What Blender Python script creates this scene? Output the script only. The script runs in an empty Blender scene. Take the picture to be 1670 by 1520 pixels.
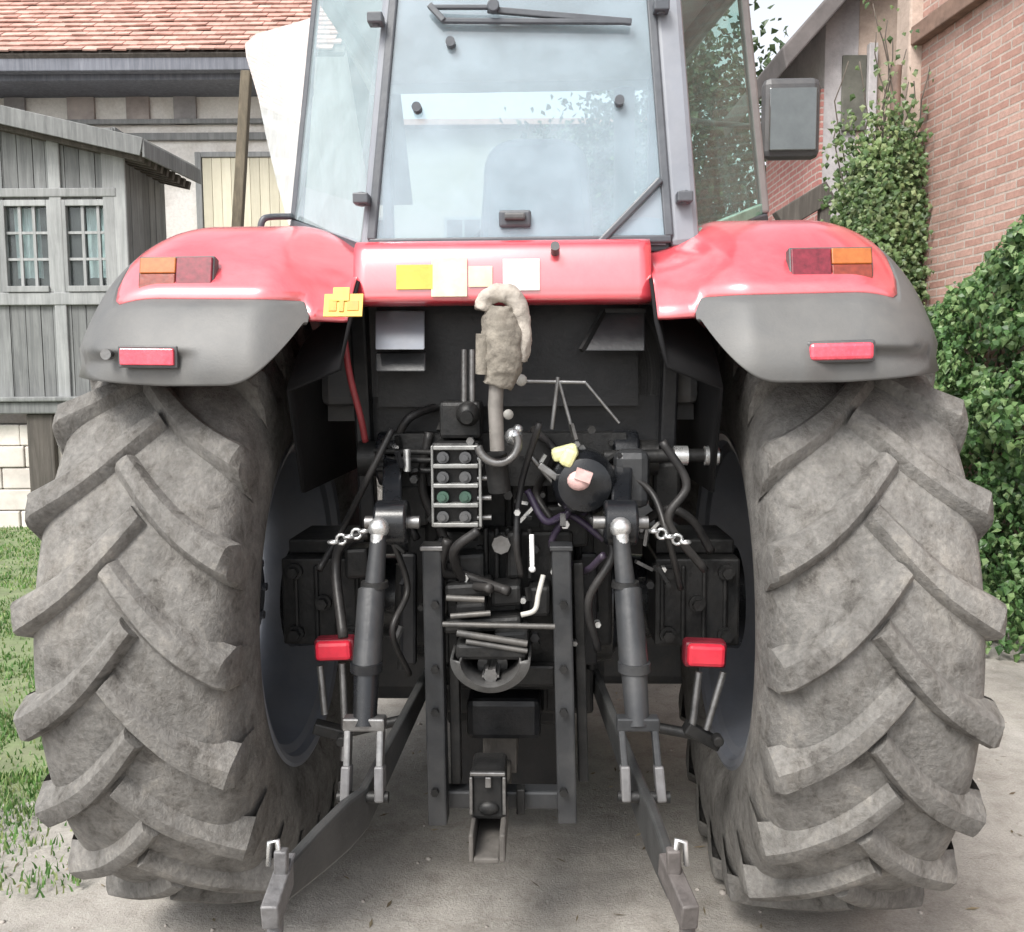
import bpy, bmesh, math, random
from math import sin, cos, pi, radians as R
from mathutils import Vector, Matrix, noise
random.seed(7)
C = bpy.context.scene.collection
SC = bpy.context.scene

# ------------------------------------------------------------------ camera
cam_d = bpy.data.cameras.new('camera'); cam = bpy.data.objects.new('camera', cam_d); C.objects.link(cam)
cam_d.sensor_fit = 'HORIZONTAL'; cam_d.sensor_width = 36; cam_d.lens = 36*1500/1670
cam_d.clip_start = .05; cam_d.clip_end = 800
CAM_H = 1.74
cam.matrix_world = Matrix.Translation((0, 0, CAM_H)) @ Matrix.Rotation(R(90-5.33), 4, 'X') @ Matrix.Rotation(R(-.35), 4, 'Z')
SC.camera = cam
CAMM = cam.matrix_world.copy()

# ------------------------------------------------------------------ sky, sun, exposure
SUN_EL, SUN_AZ = 50, 212          # azimuth clockwise from +Y: behind the camera, to its left
w = bpy.data.worlds.new('World'); SC.world = w; w.use_nodes = True
nt = w.node_tree; nt.nodes.clear()
sky = nt.nodes.new('ShaderNodeTexSky'); sky.sky_type = 'NISHITA'; sky.sun_disc = False
sky.sun_elevation = R(SUN_EL); sky.sun_rotation = R(SUN_AZ)
sky.air_density = 1.0; sky.dust_density = 3.0; sky.ozone_density = 1.0
hs = nt.nodes.new('ShaderNodeHueSaturation'); hs.inputs['Saturation'].default_value = .22; hs.inputs['Value'].default_value = 1.0
bg = nt.nodes.new('ShaderNodeBackground'); bg.inputs['Strength'].default_value = .15
wo = nt.nodes.new('ShaderNodeOutputWorld')
nt.links.new(sky.outputs[0], hs.inputs['Color']); nt.links.new(hs.outputs[0], bg.inputs['Color']); nt.links.new(bg.outputs[0], wo.inputs['Surface'])
sd = bpy.data.lights.new('sun', 'SUN'); sd.energy = 1.9; sd.angle = R(22); sd.color = (1, .96, .9)
so = bpy.data.objects.new('sun', sd); C.objects.link(so); so.location = (0, 0, 20)
d = Vector((sin(R(SUN_AZ))*cos(R(SUN_EL)), cos(R(SUN_AZ))*cos(R(SUN_EL)), sin(R(SUN_EL))))
so.rotation_euler = d.to_track_quat('Z', 'Y').to_euler()
SC.view_settings.view_transform = 'Standard'; SC.view_settings.look = 'None'; SC.view_settings.gamma = 1
SC.view_settings.exposure = 1.0
SC.render.engine = 'CYCLES'
SC.cycles.max_bounces = 8; SC.cycles.transparent_max_bounces = 12; SC.cycles.use_denoising = True

# ------------------------------------------------------------------ measuring helpers
def ray(px, py):
    v = Vector(((px-835)/1500, -(py-760)/1500, -1)); return (CAMM.to_3x3() @ v).normalized()
def at(px, py, Y):                      # the point at distance Y seen in the photograph at px, py
    v = ray(px, py); t = Y/v.y; return Vector((v.x*t, Y, CAM_H+v.z*t))
TM = Matrix.Translation((0, 3.2, .16)) @ Matrix.Rotation(R(-2), 4, 'Z')
TI = TM.inverted(); CL = TI @ Vector((0, 0, CAM_H))
def tl(px, py, y):                      # the same in the tractor's own axes (y forward, 0 at the rear axle)
    v = TI.to_3x3() @ ray(px, py); t = (y-CL.y)/v.y; return CL + v*t

# ------------------------------------------------------------------ materials
def nd(t, typ, **kw):
    n = t.nodes.new(typ)
    for k, v in kw.items(): setattr(n, k, v)
    return n
def base_mat(name):
    m = bpy.data.materials.new(name); m.use_nodes = True; t = m.node_tree
    return m, t, t.nodes['Principled BSDF']
def ramp(t, stops, interp='LINEAR'):
    r = nd(t, 'ShaderNodeValToRGB'); r.color_ramp.interpolation = interp
    e = r.color_ramp.elements
    while len(e) < len(stops): e.new(.5)
    for k, (p, c) in enumerate(stops): e[k].position = p; e[k].color = (*c, 1) if len(c) == 3 else c
    return r
def noise_n(t, scale, detail=5, rough=.6, vec=None, dist=0):
    n = nd(t, 'ShaderNodeTexNoise'); n.inputs['Scale'].default_value = scale; n.inputs['Detail'].default_value = detail
    n.inputs['Roughness'].default_value = rough; n.inputs['Distortion'].default_value = dist
    if vec is not None: t.links.new(vec, n.inputs['Vector'])
    return n
def mix_c(t, fac, a, b, mode='MIX'):
    m = nd(t, 'ShaderNodeMix', data_type='RGBA', blend_type=mode)
    for k, v in ((0, fac), (6, a), (7, b)):
        if isinstance(v, (int, float)): m.inputs[k].default_value = v
        elif isinstance(v, tuple): m.inputs[k].default_value = (*v, 1)
        else: t.links.new(v, m.inputs[k])
    return m.outputs[2]
def coords(t, kind='Object'): return nd(t, 'ShaderNodeTexCoord').outputs[kind]
def bump(t, p, h, strength=.3, dist=.01):
    b = nd(t, 'ShaderNodeBump'); b.inputs['Strength'].default_value = strength; b.inputs['Distance'].default_value = dist
    t.links.new(h, b.inputs['Height']); t.links.new(b.outputs[0], p.inputs['Normal'])

def worn(name, col, rough=.5, metal=0, var=.35, scale=6, dust=0, dust_col=(.3, .27, .23), coat=0, bmp=.15, bscale=60, dscale=4):
    m, t, p = base_mat(name); co = coords(t)
    n = noise_n(t, scale, 6, .65, co)
    r = ramp(t, [(.3, tuple(c*(1-var) for c in col)), (.7, tuple(min(1, c*(1+var)) for c in col))])
    t.links.new(n.outputs['Fac'], r.inputs[0]); c = r.outputs[0]
    if dust:
        n2 = noise_n(t, dscale, 8, .7, co, .4)
        r2 = ramp(t, [(.5-dust*.35, (0, 0, 0)), (.75, (dust, dust, dust))]); t.links.new(n2.outputs['Fac'], r2.inputs[0])
        c = mix_c(t, r2.outputs[0], c, dust_col)
    t.links.new(c, p.inputs['Base Color'])
    n3 = noise_n(t, bscale, 4, .6, co)
    rr = nd(t, 'ShaderNodeMapRange'); rr.inputs['To Min'].default_value = max(.03, rough-.12); rr.inputs['To Max'].default_value = min(1, rough+.18)
    t.links.new(n.outputs['Fac'], rr.inputs['Value']); t.links.new(rr.outputs[0], p.inputs['Roughness'])
    p.inputs['Metallic'].default_value = metal
    if max(col) < .02: p.inputs['Specular IOR Level'].default_value = .3
    if coat: p.inputs['Coat Weight'].default_value = coat; p.inputs['Coat Roughness'].default_value = .16; p.inputs['Coat IOR'].default_value = 1.5+.85*(coat >= 1)
    if bmp: bump(t, p, n3.outputs['Fac'], bmp, .006)
    return m
M = {}
M['black'] = worn('black_machine_paint', (.009, .0095, .011), .36, 0, .4, 9, .2, (.06, .057, .055), 0, .2, 50, 11)
M['black_gloss'] = worn('black_gloss_paint', (.008, .009, .011), .24, 0, .3, 9, .14, (.07, .067, .065), .3, .12, 40, 13)
M['cast'] = worn('dusty_cast_iron', (.014, .0145, .015), .42, .2, .4, 12, .3, (.07, .065, .06), 0, .35, 45, 15)
M['grey_paint'] = worn('charcoal_paint', (.026, .028, .031), .38, .1, .25, 8, .3, (.1, .096, .09), 0, .15, 60, 8)
M['steel'] = worn('bare_steel', (.22, .22, .22), .36, .85, .3, 25, .3, (.12, .1, .08), 0, .15, 80, 18)
M['zinc'] = worn('bright_zinc', (.62, .63, .63), .26, .8, .2, 30, .12, (.3, .27, .23), 0, .1, 90, 20)
M['red'] = worn('red_paint_with_sky_sheen', (.58, .03, .05), .4, 0, .12, 3, .45, (.62, .27, .29), 1.0, .02, 30, 3)  # pink patches put the sky's sheen into the red
M['red_part'] = worn('red_plastic', (.6, .02, .045), .35, 0, .15, 20, .1)
M['grey_plastic'] = worn('grey_fender_plastic', (.098, .1, .1), .5, 0, .1, 5, .4, (.18, .173, .16), 0, .12, 160, 6)
M['dark_plastic'] = worn('dark_plastic', (.06, .062, .066), .45, 0, .15, 10, .2)
M['cab_grey'] = worn('pale_cab_pillar_paint', (.19, .205, .235), .3, 0, .1, 5, .25, (.3, .3, .3), .3, .03, 40, 8)
M['cab_dark'] = worn('dark_window_rubber', (.06, .068, .08), .4, 0, .2, 10, .2, (.2, .2, .2))
M['lining'] = worn('pale_cab_lining', (.42, .45, .48), .8, 0, .08, 6)
M['seat'] = worn('grey_seat_cloth', (.2, .23, .26), .85, 0, .12, 12, .1)
M['rim'] = worn('blue_grey_rim_paint', (.2, .215, .25), .4, 0, .2, 4, .35, (.26, .25, .24), 0, .1, 40, 5)
M['mud'] = worn('dried_pale_mud', (.085, .076, .064), .95, 0, .5, 40, .8, (.34, .31, .26), 0, .9, 45, 25)
M['pale'] = worn('pale_dirty_plastic', (.42, .41, .38), .6, 0, .15, 20, .2)
M['yellow_cap'] = worn('pale_yellow_plastic', (.62, .62, .32), .5, 0, .2, 25, .2)
M['pink_cap'] = worn('faded_pink_plastic', (.62, .4, .38), .5, 0, .25, 30, .2)
M['amber'] = worn('amber_lens', (.38, .11, .02), .3, 0, .2, 60, 0, coat=.15, bmp=.03)
M['lens_red'] = worn('dark_red_lens', (.16, .009, .022), .32, 0, .4, 60, 0, coat=.12, bmp=.03)
M['reflector'] = worn('red_reflector', (.72, .07, .11), .2, 0, .25, 90, .15, (.8, .4, .42), coat=.6)
M['sticker_white'] = worn('white_sticker', (.62, .58, .55), .5, 0, .06, 8)
M['sticker_cream'] = worn('cream_sticker', (.62, .54, .38), .5, 0, .22, 14)
M['sticker_yellow'] = worn('yellow_sticker', (.66, .42, .06), .5, 0, .2, 12)
M['hose'] = worn('black_hose_rubber', (.014, .014, .015), .4, 0, .3, 20, .3, (.12, .11, .1))
M['purple'] = worn('plum_hose_rubber', (.035, .025, .05), .4, 0, .3, 20, .2)
M['rust'] = worn('rusty_steel', (.2, .14, .11), .75, .3, .4, 18, .5, (.4, .34, .28), 0, .4, 60, 14)
M['wood_grey'] = None

def tyre_mat():
    m, t, p = base_mat('dusty_tyre_rubber'); co = coords(t)
    n1 = noise_n(t, 3.2, 8, .7, co, .3); n2 = noise_n(t, 14, 8, .72, co, .5); n3 = noise_n(t, 70, 6, .65, co)
    r1 = ramp(t, [(.25, (.07, .067, .062)), (.42, (.14, .135, .127)), (.55, (.176, .17, .16)), (.68, (.212, .202, .186)), (.8, (.27, .253, .23))])
    t.links.new(n1.outputs['Fac'], r1.inputs[0])
    r2 = ramp(t, [(.32, (.25, .23, .21)), (.42, (.74, .72, .7)), (.54, (1, 1, 1)), (.68, (1.3, 1.27, 1.22))]); t.links.new(n2.outputs['Fac'], r2.inputs[0])
    c = mix_c(t, .85, r1.outputs[0], r2.outputs[0], 'MULTIPLY')
    r3 = ramp(t, [(.35, (.62, .62, .62)), (.65, (1.27, 1.27, 1.27))]); t.links.new(n3.outputs['Fac'], r3.inputs[0])
    c = mix_c(t, .5, c, r3.outputs[0], 'MULTIPLY')
    t.links.new(c, p.inputs['Base Color']); p.inputs['Roughness'].default_value = .85
    ad = nd(t, 'ShaderNodeMath', operation='MULTIPLY_ADD'); t.links.new(n2.outputs['Fac'], ad.inputs[0]); ad.inputs[1].default_value = 1.6
    t.links.new(n3.outputs['Fac'], ad.inputs[2])
    bump(t, p, ad.outputs[0], .55, .012)
    return m
M['tyre'] = tyre_mat()

def glass_mat(name, tint=(.86, .95, .95), dust=.25, dust_col=(.6, .66, .7), refl=1.5, rough=.02):  # dust sets a diffuse film; rear, left and open panes paint sky with it
    m = bpy.data.materials.new(name); m.use_nodes = True; t = m.node_tree; t.nodes.clear()
    tr = nd(t, 'ShaderNodeBsdfTransparent'); tr.inputs[0].default_value = (*tint, 1)
    gl = nd(t, 'ShaderNodeBsdfGlossy'); gl.inputs['Roughness'].default_value = rough; gl.inputs[0].default_value = (.95, .98, 1, 1)
    fr = nd(t, 'ShaderNodeFresnel'); fr.inputs[0].default_value = refl
    df = nd(t, 'ShaderNodeBsdfDiffuse'); df.inputs[0].default_value = (*dust_col, 1)
    m1 = nd(t, 'ShaderNodeMixShader'); m2 = nd(t, 'ShaderNodeMixShader'); o = nd(t, 'ShaderNodeOutputMaterial')
    n = noise_n(t, 7, 7, .65, coords(t)); r = ramp(t, [(.3, (dust*.7,)*3), (.7, (min(1, dust*1.25),)*3)]); t.links.new(n.outputs['Fac'], r.inputs[0])
    t.links.new(r.outputs[0], m1.inputs[0]); t.links.new(tr.outputs[0], m1.inputs[1]); t.links.new(df.outputs[0], m1.inputs[2])
    ge = nd(t, 'ShaderNodeNewGeometry'); fm_ = nd(t, 'ShaderNodeMath', operation='MULTIPLY_ADD'); t.links.new(ge.outputs['Backfacing'], fm_.inputs[0]); fm_.inputs[1].default_value = -1; fm_.inputs[2].default_value = 1
    fk_ = nd(t, 'ShaderNodeMath', operation='MULTIPLY'); t.links.new(fr.outputs[0], fk_.inputs[0]); t.links.new(fm_.outputs[0], fk_.inputs[1])
    t.links.new(fk_.outputs[0], m2.inputs[0]); t.links.new(m1.outputs[0], m2.inputs[1]); t.links.new(gl.outputs[0], m2.inputs[2])
    t.links.new(m2.outputs[0], o.inputs[0]); return m
M['glass_rear'] = glass_mat('sky_veiled_rear_glass', (.93, .972, .985), .3, (.42, .52, .59), 1.7)  # bluish film paints the reflected sky into the glass
M['glass_side'] = glass_mat('tinted_side_glass', (.86, .95, .92), .06, (.4, .5, .47), 1.5)
M['glass_left'] = glass_mat('bright_side_glass', (.93, .98, .977), .22, (.6, .72, .76), 2.2)  # pale blue film stands in for sky reflected at the left
M['glass_open'] = glass_mat('sky_white_open_pane', (.9, .95, .95), .85, (.86, .87, .86), 1.8)  # white film stands in for the sky mirrored in the pane
M['glass_front'] = glass_mat('windscreen_glass', (.9, .97, .97), .05, (.6, .65, .66), 1.45)
M['mirror_glass'] = glass_mat('mirror_glass', (.1, .1, .1), .6, (.11, .125, .12), 1.9, .04)

def board_mat(name, cols, vscale=1.0, grain=(18, 18, 1.2), bmp=.5, dirt=.5):
    m, t, p = base_mat(name); co = coords(t)
    mp = nd(t, 'ShaderNodeMapping'); mp.inputs['Scale'].default_value = grain; t.links.new(co, mp.inputs['Vector'])
    n = noise_n(t, vscale, 8, .7, mp.outputs[0], .6); n2 = noise_n(t, 1.3, 6, .65, co)
    r = ramp(t, [(.25, cols[0]), (.5, cols[1]), (.75, cols[2])]); t.links.new(n.outputs['Fac'], r.inputs[0])
    r2 = ramp(t, [(.3, (.55, .55, .55)), (.65, (1.1, 1.1, 1.1))]); t.links.new(n2.outputs['Fac'], r2.inputs[0])
    c = mix_c(t, dirt, r.outputs[0], r2.outputs[0], 'MULTIPLY')
    oi = nd(t, 'ShaderNodeNewGeometry'); rr = ramp(t, [(0, (.78, .78, .78)), (1, (1.15, 1.15, 1.15))])
    t.links.new(oi.outputs['Random Per Island'], rr.inputs[0]); c = mix_c(t, 1.0, c, rr.outputs[0], 'MULTIPLY')
    t.links.new(c, p.inputs['Base Color']); p.inputs['Roughness'].default_value = .85
    bump(t, p, n.outputs['Fac'], bmp, .01); return m
M['wood_grey'] = board_mat('weathered_grey_boards', [(.1, .105, .105), (.18, .187, .187), (.27, .28, .275)])
M['wood_dark'] = board_mat('dark_old_timber', [(.05, .045, .04), (.09, .08, .07), (.15, .135, .12)])
M['wood_brown'] = board_mat('olive_brown_timber', [(.07, .06, .04), (.12, .1, .07), (.19, .16, .11)])
M['wood_pale'] = board_mat('pale_grey_timber', [(.2, .21, .21), (.29, .3, .3), (.4, .41, .41)])
M['cream_boards'] = board_mat('cream_painted_boards', [(.6, .57, .44), (.68, .64, .5), (.74, .7, .57)], dirt=.3)
M['eave'] = board_mat('blue_grey_eave_boards', [(.1, .11, .13), (.16, .17, .2), (.24, .25, .28)])

def plaster_mat(name, col, stain=(.5, .47, .42), scale=1.4, amt=.6):
    m, t, p = base_mat(name); co = coords(t)
    n = noise_n(t, scale, 9, .7, co, .5); n2 = noise_n(t, 22, 6, .7, co)
    r = ramp(t, [(.32, tuple(c*s for c, s in zip(col, stain))), (.55, col)]); t.links.new(n.outputs['Fac'], r.inputs[0])
    r2 = ramp(t, [(.3, (.75, .75, .75)), (.7, (1.1, 1.1, 1.1))]); t.links.new(n2.outputs['Fac'], r2.inputs[0])
    c = mix_c(t, amt, r.outputs[0], r2.outputs[0], 'MULTIPLY')
    t.links.new(c, p.inputs['Base Color']); p.inputs['Roughness'].default_value = .9; bump(t, p, n2.outputs['Fac'], .5, .015); return m
M['plaster'] = plaster_mat('off_white_plaster', (.8, .78, .74), (.75, .73, .7))
M['plaster_tan'] = plaster_mat('tan_weathered_plaster', (.5, .4, .34), (.66, .66, .64))
M['plaster_grey'] = plaster_mat('grey_weathered_plaster', (.46, .44, .45), (.7, .7, .7))

def brick_mat(name, c1, c2, mortar, scale, coord_map, msize=.012, stain=.6):
    m, t, p = base_mat(name); co = coords(t)
    sx = nd(t, 'ShaderNodeSeparateXYZ'); cx = nd(t, 'ShaderNodeCombineXYZ'); t.links.new(co, sx.inputs[0])
    t.links.new(sx.outputs[coord_map[0]], cx.inputs[0]); t.links.new(sx.outputs[coord_map[1]], cx.inputs[1])
    nw = noise_n(t, 3, 3, .5, co); ad = nd(t, 'ShaderNodeVectorMath', operation='MULTIPLY_ADD'); t.links.new(nw.outputs['Color'], ad.inputs[0])
    ad.inputs[1].default_value = (.02, .02, 0); t.links.new(cx.outputs[0], ad.inputs[2])
    b = nd(t, 'ShaderNodeTexBrick'); t.links.new(ad.outputs[0], b.inputs['Vector'])
    b.inputs['Color1'].default_value = (*c1, 1); b.inputs['Color2'].default_value = (*c2, 1); b.inputs['Mortar'].default_value = (*mortar, 1)
    b.inputs['Scale'].default_value = scale; b.inputs['Mortar Size'].default_value = msize; b.inputs['Mortar Smooth'].default_value = .3
    b.inputs['Brick Width'].default_value = .26; b.inputs['Row Height'].default_value = .07; b.inputs['Bias'].default_value = -.1
    n = noise_n(t, 1.1, 9, .7, co, .6); n2 = noise_n(t, 30, 6, .7, co)
    r = ramp(t, [(.3, (.6, .57, .55)), (.5, (1, 1, 1)), (.7, (1.15, 1.16, 1.16))]); t.links.new(n.outputs['Fac'], r.inputs[0])
    c = mix_c(t, stain, b.outputs['Color'], r.outputs[0], 'MULTIPLY')
    r2 = ramp(t, [(.3, (.65, .65, .65)), (.7, (1.2, 1.2, 1.2))]); t.links.new(n2.outputs['Fac'], r2.inputs[0])
    c = mix_c(t, .6, c, r2.outputs[0], 'MULTIPLY')
    t.links.new(c, p.inputs['Base Color']); p.inputs['Roughness'].default_value = .9
    sb = nd(t, 'ShaderNodeMath', operation='SUBTRACT'); sb.inputs[0].default_value = 1; t.links.new(b.outputs['Fac'], sb.inputs[1])
    a2 = nd(t, 'ShaderNodeMath', operation='MULTIPLY_ADD'); t.links.new(n2.outputs['Fac'], a2.inputs[0]); a2.inputs[1].default_value = .5; t.links.new(sb.outputs[0], a2.inputs[2])
    bump(t, p, a2.outputs[0], .7, .012); return m
M['brick'] = brick_mat('weathered_red_brick', (.38, .215, .175), (.48, .315, .265), (.45, .375, .33), 1.0, (1, 2), .010, .9)
M['brick_far'] = brick_mat('far_red_brick', (.36, .15, .135), (.42, .2, .175), (.42, .34, .31), 1.0, (1, 2))
M['stone'] = brick_mat('pale_plinth_stone', (.5, .46, .42), (.6, .57, .52), (.36, .33, .3), .45, (0, 2), .02)

def tile_mat():
    m, t, p = base_mat('old_red_roof_tile'); co = coords(t)
    g = nd(t, 'ShaderNodeNewGeometry'); n = noise_n(t, 5, 8, .7, co); n2 = noise_n(t, .8, 5, .6, co)
    r = ramp(t, [(0, (.41, .235, .195)), (.5, (.46, .28, .235)), (1, (.52, .34, .29))]); t.links.new(g.outputs['Random Per Island'], r.inputs[0])
    r2 = ramp(t, [(.3, (.6, .6, .58)), (.65, (1.2, 1.2, 1.2))]); t.links.new(n.outputs['Fac'], r2.inputs[0])
    c = mix_c(t, .7, r.outputs[0], r2.outputs[0], 'MULTIPLY')
    t.links.new(c, p.inputs['Base Color']); p.inputs['Roughness'].default_value = .85; bump(t, p, n.outputs['Fac'], .4, .01); return m
M['tile'] = tile_mat()

def leaf_mat(name, cols, rough=.45):
    m, t, p = base_mat(name); g = nd(t, 'ShaderNodeNewGeometry')
    r = ramp(t, [(0, cols[0]), (.55, cols[1]), (1, cols[2])]); t.links.new(g.outputs['Random Per Island'], r.inputs[0])
    n = noise_n(t, 1.6, 4, .6, coords(t)); r2 = ramp(t, [(.35, (.6, .62, .6)), (.65, (1.25, 1.2, 1.1))]); t.links.new(n.outputs['Fac'], r2.inputs[0])
    c = mix_c(t, .8, r.outputs[0], r2.outputs[0], 'MULTIPLY'); t.links.new(c, p.inputs['Base Color']); p.inputs['Roughness'].default_value = rough
    p.inputs['Transmission Weight'].default_value = 0
    tl_ = nd(t, 'ShaderNodeBsdfTranslucent'); t.links.new(c, tl_.inputs[0]); mx = nd(t, 'ShaderNodeMixShader'); mx.inputs[0].default_value = .25
    o = t.nodes['Material Output']; t.links.new(p.outputs[0], mx.inputs[1]); t.links.new(tl_.outputs[0], mx.inputs[2]); t.links.new(mx.outputs[0], o.inputs[0]); return m
M['ivy'] = leaf_mat('ivy_leaves', [(.035, .085, .03), (.085, .18, .055), (.22, .32, .14)])
M['vine'] = leaf_mat('vine_leaves', [(.05, .1, .035), (.11, .18, .065), (.24, .3, .15)])
M['tree_leaf'] = leaf_mat('tree_leaves', [(.03, .055, .025), (.055, .09, .04), (.09, .13, .06)])
M['grass'] = leaf_mat('grass_blades', [(.06, .15, .035), (.12, .25, .065), (.3, .34, .16)], .7)
M['bark'] = worn('grey_brown_bark', (.1, .085, .07), .9, 0, .4, 10, 0, bmp=.6, bscale=30)

def ground_mat():
    m, t, p = base_mat('dusty_pale_dirt'); co = coords(t)
    n1 = noise_n(t, .7, 8, .68, co, .4); n2 = noise_n(t, 9, 9, .75, co, .3); n3 = noise_n(t, 120, 5, .7, co)
    r1 = ramp(t, [(.3, (.25, .235, .213)), (.45, (.36, .336, .304)), (.56, (.415, .39, .356)), (.68, (.46, .436, .405))]); t.links.new(n1.outputs['Fac'], r1.inputs[0])
    r2 = ramp(t, [(.3, (.6, .58, .55)), (.5, (.95, .95, .95)), (.72, (1.2, 1.2, 1.2))]); t.links.new(n2.outputs['Fac'], r2.inputs[0])
    c = mix_c(t, .75, r1.outputs[0], r2.outputs[0], 'MULTIPLY')
    r3 = ramp(t, [(.35, (.75, .75, .75)), (.65, (1.18, 1.18, 1.18))]); t.links.new(n3.outputs['Fac'], r3.inputs[0])
    c = mix_c(t, .6, c, r3.outputs[0], 'MULTIPLY')
    t.links.new(c, p.inputs['Base Color']); p.inputs['Roughness'].default_value = .95
    ad = nd(t, 'ShaderNodeMath', operation='MULTIPLY_ADD'); t.links.new(n2.outputs['Fac'], ad.inputs[0]); ad.inputs[1].default_value = 2.0; t.links.new(n3.outputs['Fac'], ad.inputs[2])
    bump(t, p, ad.outputs[0], .5, .02); return m
M['ground'] = ground_mat()
M['stone_chip'] = worn('pale_gravel', (.36, .33, .3), .9, 0, .4, 12, 0, bmp=.3)
M['turf'] = worn('sparse_turf_soil', (.12, .17, .07), .95, 0, .4, 5, .5, (.3, .28, .2), 0, .6, 60, 3)

# ------------------------------------------------------------------ mesh helpers
class MB:
    def __init__(s): s.v = []; s.f = []
    def add(s, vs, fs):
        o = len(s.v); s.v += [Vector(v) for v in vs]; s.f += [tuple(i+o for i in f) for f in fs]; return s
    def box(s, c, d, rot=None, taper=1.0):
        hx, hy, hz = d[0]/2, d[1]/2, d[2]/2; c = Vector(c)
        vs = [Vector((x*hx*(taper if z > 0 else 1), y*hy*(taper if z > 0 else 1), z*hz)) for z in (-1, 1) for y in (-1, 1) for x in (-1, 1)]
        if rot is not None: vs = [rot @ v for v in vs]
        return s.add([v+c for v in vs], [(0, 2, 3, 1), (4, 5, 7, 6), (0, 1, 5, 4), (2, 6, 7, 3), (0, 4, 6, 2), (1, 3, 7, 5)])
    def bx(s, x0, x1, y0, y1, z0, z1): return s.box(((x0+x1)/2, (y0+y1)/2, (z0+z1)/2), (abs(x1-x0), abs(y1-y0), abs(z1-z0)))
    def bar(s, a, b, wx, wz, up=(0, 0, 1)):           # rectangular bar from a to b
        a = Vector(a); b = Vector(b); t = (b-a); L = t.length; t.normalize(); u = Vector(up)
        x = t.cross(u)
        if x.length < 1e-4: x = t.cross(Vector((1, 0, 0)))
        x.normalize(); z = x.cross(t)
        vs = [p + x*sx*wx/2 + z*sz*wz/2 for p in (a, b) for sz in (-1, 1) for sx in (-1, 1)]
        return s.add(vs, [(0, 1, 3, 2), (4, 6, 7, 5), (0, 4, 5, 1), (2, 3, 7, 6), (0, 2, 6, 4), (1, 5, 7, 3)])
    def cyl(s, a, b, r0, r1=None, n=20, cap=True):
        return s.tube([a, b], [r0, r0 if r1 is None else r1], n, cap)
    def tube(s, pts, rad, n=10, cap=True):
        pts = [Vector(p) for p in pts]; k = len(pts)
        if not isinstance(rad, (list, tuple)): rad = [rad]*k
        o = len(s.v); pv = None
        for i, p in enumerate(pts):
            t = (pts[min(i+1, k-1)]-pts[max(i-1, 0)]).normalized()
            if pv is None: pv = t.cross(Vector((0, 0, 1)) if abs(t.z) < .9 else Vector((1, 0, 0))).normalized()
            else:
                pv = (pv - t*pv.dot(t))
                pv = pv.normalized() if pv.length > 1e-5 else t.cross(Vector((.3, .5, .8))).normalized()
            q = t.cross(pv)
            s.v += [p + (pv*cos(2*pi*j/n)+q*sin(2*pi*j/n))*rad[i] for j in range(n)]
        for i in range(k-1):
            for j in range(n):
                a = o+i*n+j; b = o+i*n+(j+1) % n; s.f.append((a, b, b+n, a+n))
        if cap: s.f.append(tuple(o+j for j in range(n))[::-1]); s.f.append(tuple(o+(k-1)*n+j for j in range(n)))
        return s
    def lathe(s, prof, c=(0, 0, 0), axis='x', n=64, close=False):   # prof: (along axis, radius)
        o = len(s.v); c = Vector(c); k = len(prof)
        for (a, r) in prof:
            for j in range(n):
                p, q = r*cos(2*pi*j/n), r*sin(2*pi*j/n)
                s.v.append(c + Vector({'x': (a, p, q), 'y': (p, a, q), 'z': (p, q, a)}[axis]))
        for i in range(k-1 if not close else k):
            for j in range(n):
                i2 = (i+1) % k; s.f.append((o+i*n+j, o+i*n+(j+1) % n, o+i2*n+(j+1) % n, o+i2*n+j))
        return s
    def ball(s, c, r, n=14, sq=(1, 1, 1)):
        pr = [(-cos(pi*i/(n//2)), max(1e-4, sin(pi*i/(n//2)))) for i in range(n//2+1)]
        o = len(s.v); s.lathe([(a*r, b*r) for a, b in pr], (0, 0, 0), 'z', n)
        for i in range(o, len(s.v)): s.v[i] = Vector((s.v[i].x*sq[0], s.v[i].y*sq[1], s.v[i].z*sq[2])) + Vector(c)
        return s
    def grid(s, rows):
        o = len(s.v); k = len(rows); n = len(rows[0])
        for r in rows: s.v += [Vector(p) for p in r]
        for i in range(k-1):
            for j in range(n-1): s.f.append((o+i*n+j, o+i*n+j+1, o+(i+1)*n+j+1, o+(i+1)*n+j))
        return s
    def prism(s, pts, ext):
        ext = Vector(ext); n = len(pts); p = [Vector(q) for q in pts]
        return s.add(p+[q+ext for q in p], [tuple(range(n))[::-1], tuple(range(n, 2*n))]+[(i, (i+1) % n, n+(i+1) % n, n+i) for i in range(n)])
    def torus(s, c, r, rr, axis='x', a0=0, a1=2*pi, n=28, m=10):
        c = Vector(c); pts = []
        for i in range(n+1):
            a = a0+(a1-a0)*i/n; p, q = r*cos(a), r*sin(a)
            pts.append(c+Vector({'x': (0, p, q), 'y': (p, 0, q), 'z': (p, q, 0)}[axis]))
        return s.tube(pts, rr, m)
    def build(s, name, mat, parent=None, smooth=False, bevel=0, fix=True):
        me = bpy.data.meshes.new(name); me.from_pydata([tuple(v) for v in s.v], [], s.f)
        if fix:
            b = bmesh.new(); b.from_mesh(me); bmesh.ops.recalc_face_normals(b, faces=b.faces); b.to_mesh(me); b.free()
        me.update(); me.materials.append(mat)
        o = bpy.data.objects.new(name, me); C.objects.link(o)
        if parent is not None: o.parent = parent
        if smooth:
            for p in me.polygons: p.use_smooth = True
            if smooth is not True: me.set_sharp_from_angle(angle=R(smooth))
        if bevel:
            md = o.modifiers.new('bevel', 'BEVEL'); md.width = bevel; md.segments = 2; md.limit_method = 'ANGLE'; md.angle_limit = R(35); md.harden_normals = False
        return o
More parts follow.
